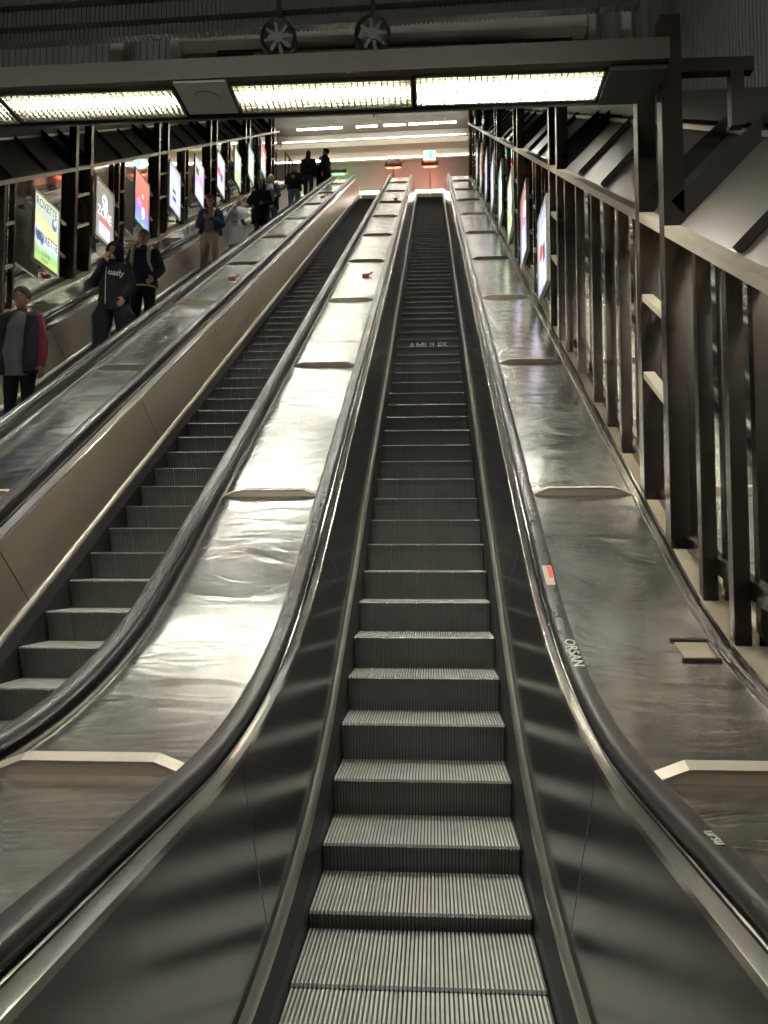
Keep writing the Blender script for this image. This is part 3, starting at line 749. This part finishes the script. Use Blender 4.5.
m = MB(); m.box(-.28, .26, 36.14, 36.15, 20.07, 20.48); f = m.build('face', M['exit'], t)
m = MB(); m.box(-.02, .03, 36.13, 36.14, 20.11, 20.44); m.box(-.02, .14, 36.13, 36.14, 20.39, 20.44); m.box(-.02, .12, 36.13, 36.14, 20.26, 20.3); m.box(.06, .11, 36.13, 36.14, 20.11, 20.28)
m.build('pictogram', M['exit_green'], t)
t = thing('security_camera', 'small dark camera hanging under the landing ceiling', 'camera', (-2.45, 34.7, 21.5))
m = MB(); m.cyl((-2.45, 34.6, 21.5), (-2.45, 34.95, 21.5), .12, n=18); m.build('body', M['black'], t)
m = MB(); m.box(-2.5, -2.4, 34.75, 34.82, 21.56, ZC-.01); m.build('bracket', M['grey'], t)
m = MB(); m.cyl((-2.45, 34.58, 21.5), (-2.45, 34.6, 21.5), .06, n=14); m.build('lens', M['frame'], t)
# end screen at the top left of the landing
t = thing('landing_screen', 'glazed screen at the top left landing with a pale sloping rail', 'glazed screen', (-6.5, 35.5, LZ))
m = MB(); m.beam((-6.5, 35.5, 20.3), (-5.6, 36.1, 19.0), .07, .07); m.build('top_rail', M['rail_pale'], t)
for q in range(7):
    u = q/6; m = MB(); m.beam((-6.5+.9*u, 35.5+.6*u, LZ), (-6.5+.9*u, 35.5+.6*u, 20.3*(1-u)+19.0*u), .05, .05, (0, 1, 0)); m.build('upright', M['post'], t)

# ------------------------------------------------------------------ lower hall around and behind the camera
m = MB(); m.box(-8.4, 3.3, -7, .9, -.01, FLAT-.02); struct(m, 'floor', M['floor'])
m = MB(); m.box(-8.4, 3.3, -7.1, -7, 0, 9.6); struct(m, 'wall_front', M['wall_dark'])
m = MB(); m.box(3.3, 3.4, -7, 9, -1, 9.6); struct(m, 'wall_hall_right', M['wall_dark'])
m = MB(); m.box(-8.5, -8.4, -7, 9, -1, 9.6); struct(m, 'wall_hall_left', M['wall_dark'])
gl = 'lights in the lower hall ceiling'; HL = emit('hall_light', (1, .985, .94), 14.0)
for i, y in enumerate((1.2, -1.6, -4.4)):
    for j, x in enumerate((-5.2, -2.4, .4)):
        t = thing('hall_ceiling_light', 'ceiling light panel in the lower hall behind the camera', 'ceiling light', (x, y, 7.0), gl)
        m = MB(); m.box(x-.75, x+.75, y-.14, y+.14, 7.0, 7.05); m.build('housing', M['tray'], t)
        m = MB(); m.box(x-.72, x+.72, y-.12, y+.12, 6.88, 7.0); m.build('diffuser', HL, t)
        m = MB(); m.box(x-.01, x+.01, y-.01, y+.01, 7.05, 9.6); m.build('hanger', M['grey'], t)
# ------------------------------------------------------------------ people
def cloth(name, col, rough=.85): 
    if name not in M: M[name] = plain(name, col, rough, 0, .18, 11, .25, .25)
    return M[name]
def remesh(name, mb, mat, parent, S, vox, smooth=3, fold=0.0, seed=0):
    me = bpy.data.meshes.new(name); me.from_pydata([tuple(Vector(v)*S) for v in mb.v], [], mb.f)
    tmp = bpy.data.objects.new('t', me); C.objects.link(tmp)
    r = tmp.modifiers.new('r', 'REMESH'); r.mode = 'VOXEL'; r.voxel_size = vox*S; r.use_smooth_shade = True
    s = tmp.modifiers.new('s', 'SMOOTH'); s.factor = .5; s.iterations = smooth
    dg = bpy.context.evaluated_depsgraph_get(); dg.update()
    out = bpy.data.meshes.new_from_object(tmp.evaluated_get(dg)); bpy.data.objects.remove(tmp)
    out.name = name
    if fold:
        out.update(); nn = [v.normal.copy() for v in out.vertices]
        for v, n in zip(out.vertices, nn):
            p = v.co; q = noise.noise(Vector((p.x*9+seed, p.y*9, p.z*6)))+.6*noise.noise(Vector((p.x*4, p.y*22+seed, p.z*17+p.x*8)))
            v.co = p+n*fold*q
    out.materials.clear(); out.materials.append(mat)
    out.polygons.foreach_set('use_smooth', [True]*len(out.polygons))
    o = bpy.data.objects.new(name, out); C.objects.link(o); o.parent = parent
    return o
def V(*a): return Vector(a)
def hand(mb, w, d, up, curl=.35, side=1):
    """palm and five fingers from wrist w pointing along d; up = back of the hand"""
    d = d.normalized(); s = d.cross(up).normalized(); u = s.cross(d)
    rows = []
    for t, ww, hh in ((-.01, .022, .018), (.02, .032, .015), (.055, .040, .014), (.085, .040, .012), (.095, .036, .009)):
        c = w+d*t; rows.append([c+s*ww*math.cos(2*PI*k/10)+u*hh*math.sin(2*PI*k/10) for k in range(10)])
    o = len(mb.v); mb.grid(rows, True); mb.quad(*[o+k for k in reversed(range(10))]); mb.quad(*[o+40+k for k in range(10)])
    for i, (off, L) in enumerate(((-.031, .068), (-.0105, .08), (.0105, .074), (.031, .056))):
        p = w+d*.088+s*off; ang = 0; pts = [(p-d*.02, .0088)]
        for q, fr in enumerate((.45, .32, .23)):
            ang += curl*(.7, 1.1, .8)[q]; dd = d*math.cos(ang)-u*math.sin(ang); p = p+dd*L*fr; pts.append((p, .0084-.0007*q))
        mb.chain(pts, 8)
    p = w+d*.03+s*side*.03; t1 = (d*.7+s*side*.7-u*.25).normalized(); q1 = p+t1*.035; q2 = q1+(d*.9+s*side*.3-u*.35).normalized()*.03
    mb.chain([(w+d*.015+s*side*.012, .013), (p, .012), (q1, .0105), (q2, .009)], 8)
def person(label, x, y, z, S, rotz=0, skin='skin', tone=None, top=None, top_r=1.0, arms=None, bottom=None, leg_w=1.0, hem=.86, hair=None, hairmode='short',
           shoes=(.02, .02, .02), opened=None, belly=0, look=0, coat=None, fine=False, extras=None, hooded=False, group='riders on the left-hand escalator', neckline=None):
    t = thing('person', label, 'person', (x, y, z), group, rotz)
    vox = .0065 if fine else .009
    sh = {-1: V(-.165, .01, 1.415), 1: V(.165, .01, 1.415)}
    A = {-1: (V(-.215, .01, 1.14), V(-.225, -.04, .895)), 1: (V(.215, .01, 1.14), V(.225, -.04, .895))}
    if arms: A.update(arms)
    nod = look
    hc = V(0, -.015-.05*nod, 1.62-.01*nod)
    HR = Matrix.Rotation(.45*nod, 3, 'X')
    def hp(a, b, c): return hc+HR @ V(a, b, c)
    b = MB()
    b.ell(hp(0, .012, .028), (.076, .093, .100), 18, 12, HR); b.ell(hp(0, -.022, -.045), (.058, .066, .072), 16, 10, HR)
    b.ell(hp(0, -.062, -.083), (.028, .022, .022), 10, 8, HR)
    b.ell(hp(0, -.092, -.018), (.012, .018, .022), 10, 8, HR); b.ell(hp(0, -.084, .028), (.050, .012, .010), 10, 8, HR)
    for s in (-1, 1): b.ell(hp(s*.077, .012, -.01), (.009, .018, .030), 8, 8, HR); b.ell(hp(s*.035, -.066, -.03), (.022, .018, .02), 8, 6, HR)
    b.ell(hp(0, -.082, -.052), (.024, .012, .010), 8, 6, HR)
    b.chain([(V(0, .02, 1.40), .056), (V(0, .01, 1.50), .052), (hc+V(0, .015, -.05), .054)], 12)
    b.chain([(V(0, .0, .92), (.145, .10)), (V(0, 0, 1.05), (.125, .088)), (V(0, -.005, 1.22), (.145, .10)), (V(0, .0, 1.36), (.155, .095)), (V(0, .01, 1.43), (.10, .06))], 18)
    for s in (-1, 1):
        e, w = A[s]
        b.chain([(sh[s]-V(s*.03, 0, 0), .058), (sh[s], .052), ((sh[s]+e)/2, .043), (e, .037), ((e+w)/2, .034), (w, .024)], 12)
        d = (w-e); up = V(s, 0, 0) if abs(d.normalized().z) > .5 else V(0, -.3, 1)
        hand(b, w, d, V(s*.9, -.3, 0) if d.normalized().z < -.5 else V(s*.3, -.8, .2), .5, -s if d.z > 0 else s)
        b.chain([(V(s*.085, 0, .92), .085), (V(s*.092, -.005, .70), .068), (V(s*.095, -.01, .49), .052), (V(s*.097, .01, .33), .050), (V(s*.10, .015, .09), .036)], 12)
        b.ell(V(s*.105, -.05, .04), (.038, .11, .035), 10, 8)
    body = remesh('body', b, M[skin], t, S, vox, 2)
    m = MB()
    for s in (-1, 1): m.ell(tuple(hp(s*.031, -.077, .008)*S), (.011*S, .007*S, .0065*S), 8, 6)
    m.build('eyes', M['eye'], t, True, True)
    m = MB(); m.ell(tuple(hp(0, -.093, -.053)*S), (.022*S, .006*S, .006*S), 8, 6); m.build('mouth', M['lip'], t, True, True)
    vc = .011 if fine else .014
    # trousers
    if bottom:
        m = MB(); L = leg_w
        m.chain([(V(0, 0, 1.02), (.155+belly*.02, .115)), (V(0, 0, .93), (.17+belly*.02, .125)), (V(0, 0, .86), (.165, .115))], 18)
        for s in (-1, 1): m.chain([(V(s*.085, 0, .90), .10), (V(s*.095*max(1, L*.95), -.005, .70), .082*L), (V(s*.098*max(1, L*.95), -.01, .48), .066*L), (V(s*.10*max(1, L*.95), .01, .28), .060*L*(1.0 if L < 1.15 else 1.1)), (V(s*.10*max(1, L*.95), .012, .06), .052*L*(1.0 if L < 1.15 else 1.25))], 14)
        remesh('trousers', m, cloth(*bottom), t, S, vc, 3, .006*S, x)
    m = MB()
    for s in (-1, 1): m.ell(V(s*.108, -.06, .042), (.048, .135, .045), 12, 8); m.box(s*.108-.042, s*.108+.042, -.17, .06, 0, .02)
    remesh('shoes', m, cloth('shoe_%d' % int(shoes[0]*100), shoes, .5), t, S, .012, 2)
    # upper garment with sleeves
    if top:
        r = top_r; m = MB()
        def torso(cx, rx, dy=0):
            m.chain([(V(cx, dy, hem), (rx*1.15, .138*r)), (V(cx, dy-.01*belly, hem+.12), (rx*1.1, .132*r+.05*belly)), (V(cx, dy-.015*belly, 1.15), (rx*1.03, .12*r+.03*belly)), (V(cx, dy, 1.30), (rx*1.08, .125*r)), (V(cx, dy+.005, 1.40), (rx*.98, .105*r)), (V(cx, dy+.01, 1.455), (rx*.55, .075))], 20, False)
        if opened:
            for s in (-1, 1): torso(s*.150, .066*r)
            m.chain([(V(0, .09, hem), (.16, .03)), (V(0, .09, 1.3), (.15, .03)), (V(0, .07, 1.43), (.09, .03))], 14, False)
        else: torso(0, .178*r)
        if coat: m.chain([(V(0, 0, coat), (.235*r, .18*r)), (V(0, 0, .8), (.20*r, .15*r)), (V(0, 0, hem+.05), (.185*r, .14*r))], 20, False)
        m2 = m
        for s in (-1, 1):
            e, w = A[s]; wr = w-(w-e).normalized()*.01; mm = m
            if tone and s in tone: mm = MB()
            mm.chain([(sh[s]-V(s*.06, 0, -.005), .07), (sh[s], .072*r), ((sh[s]+e)/2, .064*r), (e, .056*r), ((e+wr)/2, .053*r), (wr, .042*r)], 14)
            if mm is not m: remesh('sleeve', mm, cloth(*tone[s]), t, S, vc, 3, .006*S, x)
        if hooded: m.chain([(V(0, .06, 1.43), (.13, .07)), (V(0, .045, 1.50), (.105, .09)), (V(0, .04, 1.58), (.108, .105))], 16)
        else: m.chain([(V(0, .015, 1.44), (.085, .075)), (V(0, .012, 1.485), (.068, .065))], 14)
        remesh('coat' if coat else 'jacket', m, cloth(*top), t, S, vc, 3, .007*S, x+y)
        if opened:
            m = MB(); bl = belly
            m.chain([(V(0, -.02, hem-.02), (.155, .125)), (V(0, -.03-.025*bl, 1.02), (.155, .12+.055*bl)), (V(0, -.035, 1.18), (.145, .11+.025*bl)), (V(0, -.035, 1.3), (.14, .105)), (V(0, -.0, 1.42), (.10, .08))], 18, False)
            remesh('shirt', m, cloth(*opened), t, S, vc, 3, .005*S, x)
    if hooded:
        m = MB(); rows = []
        for i in range(9):
            ph = -.35+i*(PI*.62)/8*1.25
            c = hc+V(0, .02, .0); rr = .125
            rows.append([c+V(.105*math.cos(q), -.105*math.cos(ph) if 0 else .0, 0)*0+V(math.sin(q)*.112*math.sin(ph+.55), -math.cos(ph+.55)*.125+.01, math.cos(q)*.135*math.sin(ph+.55)+.012) for q in [2*PI*k/18 for k in range(18)]])
        m.grid(rows, True); mm = MB()
        for q in range(18):                                # thick rim round the face opening
            a = rows[1][q]; bb = rows[1][(q+1) % 18]; mm.chain([(a, .016), (bb, .016)], 6)
        for row in rows[1:]:
            for q in range(18): mm.chain([(row[q], .014), (row[(q+1) % 18], .014)], 6)
        remesh('hood', mm, cloth(*top), t, S, .012, 4)
    if hair:
        m = MB(); hm = cloth(*hair)
        if hairmode != 'none':
            m.ell(hp(0, .030, .048), (.084, .098, .094), 18, 12, HR)
            if hairmode == 'beanie': m.ell(hp(0, .028, .055), (.090, .105, .098), 18, 12, HR); m.chain([(hp(-.085, .0, .02), .016), (hp(0, .125, .0), .016), (hp(.085, .0, .02), .016)], 8)
            if hairmode in ('short', 'curly'):
                for q in range(14): an = q*2.4; m.ell(hp(.06*math.cos(an), .02+.06*math.sin(an)-.02, .10+.02*math.sin(q*1.7)), (.026, .028, .022), 8, 6)
            if hairmode in ('long', 'veil'):
                k_ = 1.35 if hairmode == 'veil' else 1.0
                for s in (-1, 1): m.chain([(hp(s*.07, .01, .05), .03*k_), (hp(s*.082, .01, -.05), .032*k_), (V(s*.085*k_, -.02, 1.43), .036*k_), (V(s*.09*k_, -.07, 1.30), .03*k_), (V(s*.085*k_, -.095, 1.20), .014)], 10)
                m.chain([(hp(0, .07, .05), (.07, .04)), (V(0, .08, 1.5), (.085, .04)), (V(0, .10, 1.33), (.085, .03))], 12)
            if hairmode == 'back': m.chain([(hp(0, .07, .05), (.075, .05)), (V(0, .085, 1.5), (.085, .05)), (V(0, .13, 1.36), (.08, .03)), (V(0, .14, 1.25), (.05, .02))], 12)
        remesh('hair' if hairmode != 'beanie' else 'knit_cap', m, hm, t, S, .010, 2, .003*S)
    if extras: extras(t, S, A)
    return t
BK = ('black_cloth', (.012, .012, .014)); NAVY = ('navy_cloth', (.018, .024, .036)); CHAR = ('charcoal_cloth', (.035, .036, .040))
def held_phone(t, S, p, lab):                               # a thing of its own, in the hand
    q = t.location+Matrix.Rotation(t.rotation_euler.z, 3, 'Z') @ (Vector(p)*S)
    o = thing('mobile_phone', lab, 'phone', q)
    m = MB(); a = Vector((0, -.04, .06))*S; m.beam(-a, a, .072*S, .010*S, (0, 1, .6)); m.build('case', M['black'], o, False, True)
    m = MB(); a2 = a*.9; off = Vector((0, .008, .005))*S; m.beam(-a2+off, a2+off, .064*S, .004*S, (0, 1, .6)); m.build('screen', M['frame'], o, False, True)
# nearest rider: dark open vest over a grey shirt, one maroon sleeve
p = person('rider in dark open vest over grey shirt with maroon sleeve, lowest of the line', -4.88, 9.44, 3.23, 1.10, skin='skin_dark', top=('dark_vest', (.030, .030, .036)), top_r=1.12,
       tone={1: ('maroon_sleeve', (.20, .035, .055)), -1: ('dark_vest', (.03, .03, .036))}, opened=('grey_shirt', (.16, .165, .17)), belly=1.0, bottom=BK, leg_w=1.0, hem=.78,
       hair=('grey_cap', (.05, .048, .052)), hairmode='beanie', fine=True,
       arms={1: (V(.235, .02, 1.13), V(.255, -.03, .88)), -1: (V(-.245, .02, 1.13), V(-.26, -.02, .88))})
# hooded rider
def hoodie_extras(t, S, A):
    o = text_mesh('oatly', .115*S, M['chalk'], 'chest_lettering', t, Matrix.Translation(Vector((.085, -.160, 1.27))*S) @ Matrix.Rotation(.18, 4, 'Y') @ Matrix.Rotation(PI/2-.08, 4, 'X'), True, .004)
    o['label'] = 'white lettering across the chest'
    m = MB(); m.chain([(V(-.065, -.125, 1.38)*S, .005), (V(-.065, -.150, 1.2)*S, .005), (V(-.06, -.160, .85)*S, .005)], 6); m.build('zip', M['frame'], t, False, True)
person('hooded rider in black hoodie with white lettering, one hand raised to the chin', -4.87, 12.24, 4.85, 1.125, top=BK, top_r=1.16, bottom=BK, leg_w=1.75, hem=.76, fine=True, hooded=True, extras=hoodie_extras, shoes=(.03, .03, .03),
       arms={-1: (V(-.27, -.06, 1.16), V(-.08, -.17, 1.44)), 1: (V(.24, .02, 1.13), V(.19, -.12, .93))}, look=.2)
# rider with backpack straps
def straps(t, S, A):
    m = MB()
    for s in (-1, 1):
        m = MB(); m.chain([(V(s*.12, .06, 1.46)*S, .03*S), (V(s*.125, -.10, 1.45)*S, .032*S), (V(s*.125, -.150, 1.32)*S, .030*S), (V(s*.13, -.150, 1.20)*S, .028*S), (V(s*.165, -.09, 1.10)*S, .02*S)], 8)
        m.build('backpack_strap', cloth('beige_strap', (.45, .41, .28)), t, True, True)
    m = MB(); m.chain([(V(0, .19, 1.05)*S, (.13*S, .07*S)), (V(0, .20, 1.2)*S, (.15*S, .09*S)), (V(0, .18, 1.4)*S, (.12*S, .06*S))], 14); m.build('backpack', cloth('beige_strap', (.45, .41, .28)), t, True, True)
    m = MB(); rows = [[V(.205*math.cos(2*PI*k/24), .155*math.sin(2*PI*k/24), zz)*S for k in range(24)] for zz in (.845, .87)]; m.grid(rows, True); m.build('jacket_hem', cloth('yellow_hem', (.50, .52, .10)), t, True, True)
person('rider in navy jacket with beige backpack straps, hands in pockets', -4.85, 13.44, 5.54, 1.13, top=NAVY, top_r=1.12, bottom=BK, leg_w=1.12, hem=.87, hair=('brown_cap', (.11, .075, .055)), hairmode='beanie', fine=True, extras=straps,
       arms={-1: (V(-.27, .04, 1.14), V(-.20, -.11, .98)), 1: (V(.27, .04, 1.14), V(.20, -.11, .98))})
# denim rider
def fleece(t, S, A):
    m = MB()
    m.chain([(V(-.06, -.135, 1.14)*S, .018*S), (V(-.08, -.13, 1.32)*S, .030*S), (V(-.085, -.05, 1.455)*S, .034*S), (V(0, .065, 1.485)*S, .036*S), (V(.085, -.05, 1.455)*S, .034*S), (V(.08, -.13, 1.32)*S, .030*S), (V(.06, -.135, 1.14)*S, .018*S)], 10)
    m.build('fleece_collar', cloth('cream_fleece', (.62, .60, .52)), t, True, True)
p4 = person('rider in denim jacket with white fleece collar and cream trousers, looking at phone', -5.04, 18.24, 8.31, 1.15, top=('denim', (.035, .065, .10)), top_r=1.12, opened=('beige_shirt', (.42, .33, .24)), bottom=('cream_trousers', (.55, .49, .40)), leg_w=1.28, hem=.98,
       hair=('brown_hair', (.10, .06, .035)), hairmode='curly', extras=fleece, look=.8, shoes=(.5, .5, .48),
       arms={-1: (V(-.25, -.02, 1.14), V(-.06, -.25, 1.20)), 1: (V(.25, -.02, 1.14), V(.06, -.25, 1.20))})
held_phone(p4, 1.15, (0, -.33, 1.27), 'dark phone held by the rider in the denim jacket')
def belt(t, S, A):
    m = MB(); rows = [[V(.205*math.cos(2*PI*k/24), .16*math.sin(2*PI*k/24), zz)*S for k in range(24)] for zz in (1.05, 1.10)]; m.grid(rows, True)
    m.chain([(V(.03, -.17, 1.07)*S, .015*S), (V(.05, -.20, .95)*S, .014*S), (V(.06, -.20, .85)*S, .012*S)], 8); m.build('belt', cloth('grey_belt', (.42, .42, .42)), t, True, True)
p5 = person('rider in long light grey belted coat, hand at the face', -4.80, 20.04, 9.27, 1.06, top=('light_coat', (.56, .56, .54)), top_r=1.15, bottom=BK, coat=.52, hem=.86, hair=('blond_hair', (.36, .24, .13)), hairmode='short', extras=belt,
       arms={-1: (V(-.25, -.08, 1.18), V(-.07, -.15, 1.47)), 1: (V(.24, -.02, 1.14), V(.19, -.20, 1.02))})
held_phone(p5, 1.06, (.16, -.30, .98), 'dark phone in the lowered hand of the rider in the light coat')
person('rider all in black with long black hair, third from the top of the escalator', -4.82, 22.64, 10.85, 1.12, top=BK, top_r=1.2, bottom=BK, coat=.62, hem=.84, leg_w=1.1, skin='skin_dark', hair=('black_hair', (.012, .010, .010)), hairmode='veil',
       arms={-1: (V(-.30, .0, 1.17), V(-.20, -.14, 1.02)), 1: (V(.26, .0, 1.14), V(.12, -.20, 1.05))})
p7 = person('fair long-haired rider in dark coat and jeans, carrying a grey bag in front', -4.86, 24.24, 11.78, 1.12, top=('dark_coat', (.022, .024, .028)), top_r=1.08, opened=('white_shirt', (.55, .55, .52)), bottom=('blue_jeans', (.07, .10, .14)), leg_w=1.15, hem=.80, hair=('fair_hair', (.42, .27, .16)), hairmode='long',
       arms={-1: (V(-.24, -.02, 1.14), V(-.14, -.24, 1.10)), 1: (V(.24, -.02, 1.14), V(.20, -.22, 1.05))})
q = p7.location+Vector((.05, -.36, 1.03))*1.12
t = thing('grey_bag', 'grey bag held in front by the fair long-haired rider', 'bag', q)
m = MB(); m.hexa([(-.15,-.03,-.14),(.15,-.03,-.16),(.15,.04,-.16),(-.15,.04,-.14),(-.13,-.02,.13),(.13,-.02,.13),(.13,.03,.13),(-.13,.03,.13)]); m.build('body', cloth('bag_grey', (.24, .24, .24)), t, False, True)
m = MB(); m.chain([(V(-.08, 0, .12), .008), (V(-.05, -.0, .20), .008), (V(.05, 0, .20), .008), (V(.08, 0, .12), .008)], 6); m.build('handle', M['black'], t, True, True)
p8 = person('rider near the top in dark puffed jacket and light blue jeans, holding a phone', -4.82, 28.24, 14.08, 1.13, top=('dark_puffer', (.02, .022, .028)), top_r=1.2, bottom=('pale_jeans', (.22, .26, .30)), leg_w=1.2, hem=.90, hair=('dark_brown_hair', (.06, .035, .03)), hairmode='short', look=.4,
       arms={-1: (V(-.26, -.02, 1.14), V(-.06, -.24, 1.20)), 1: (V(.26, -.02, 1.14), V(.06, -.24, 1.20))})
held_phone(p8, 1.13, (0, -.32, 1.27), 'dark phone held by the rider in light blue jeans')
gp = 'people at the top landing'
person('person seen from behind in dark hooded top and blue jeans, at the top', -5.02, 32.75, step_z(32.6)+.02, 1.22, PI, top=CHAR, top_r=1.25, bottom=('blue_jeans', (.07, .10, .14)), hem=.86, hair=('brown_hair', (.10, .06, .035)), hairmode='back', group=gp)
person('person in dark coat with pale hair, half hidden behind the tallest one', -4.60, 33.75, step_z(33.6)+.02, 1.17, PI*.8, top=BK, top_r=1.15, bottom=BK, hem=.70, hair=('pale_hair', (.45, .42, .30)), hairmode='short', group=gp)
person('dark-haired person in dark jacket standing rightmost of the people on top', -4.33, 33.1, step_z(33.0)+.02, 1.26, -PI*.55, top=CHAR, top_r=1.25, bottom=CHAR, hem=.80, hair=('black_hair', (.012, .010, .010)), hairmode='short', group=gp)
# ------------------------------------------------------------------ camera
cam = bpy.data.cameras.new('camera'); cam.lens = 819/1024*36; cam.sensor_width = 36; cam.clip_start = .02
co = bpy.data.objects.new('camera', cam); C.objects.link(co); co.location = (.0635, 0, 1.84)
co.rotation_euler = (math.radians(93.52), 0, math.radians(3.4)); sc.camera = co
w = bpy.data.worlds.new('w'); sc.world = w; w.use_nodes = True; w.node_tree.nodes['Background'].inputs[0].default_value = (.02, .02, .02, 1)
# bring the drawing units to metres
bpy.context.view_layer.update()
for o in list(sc.objects):
    if o.parent is None:
        o.location = o.location*K
        if o.type != 'CAMERA': o.scale = o.scale*K
vs = sc.view_settings; vs.view_transform = 'Standard'; vs.look = 'None'; vs.exposure = 1.32; vs.gamma = 1; vs.use_curve_mapping = False
sc.cycles.use_adaptive_sampling = False; sc.cycles.use_light_tree = True; sc.cycles.max_bounces = 8; sc.cycles.transparent_max_bounces = 24
sc.cycles.sample_clamp_indirect = 12
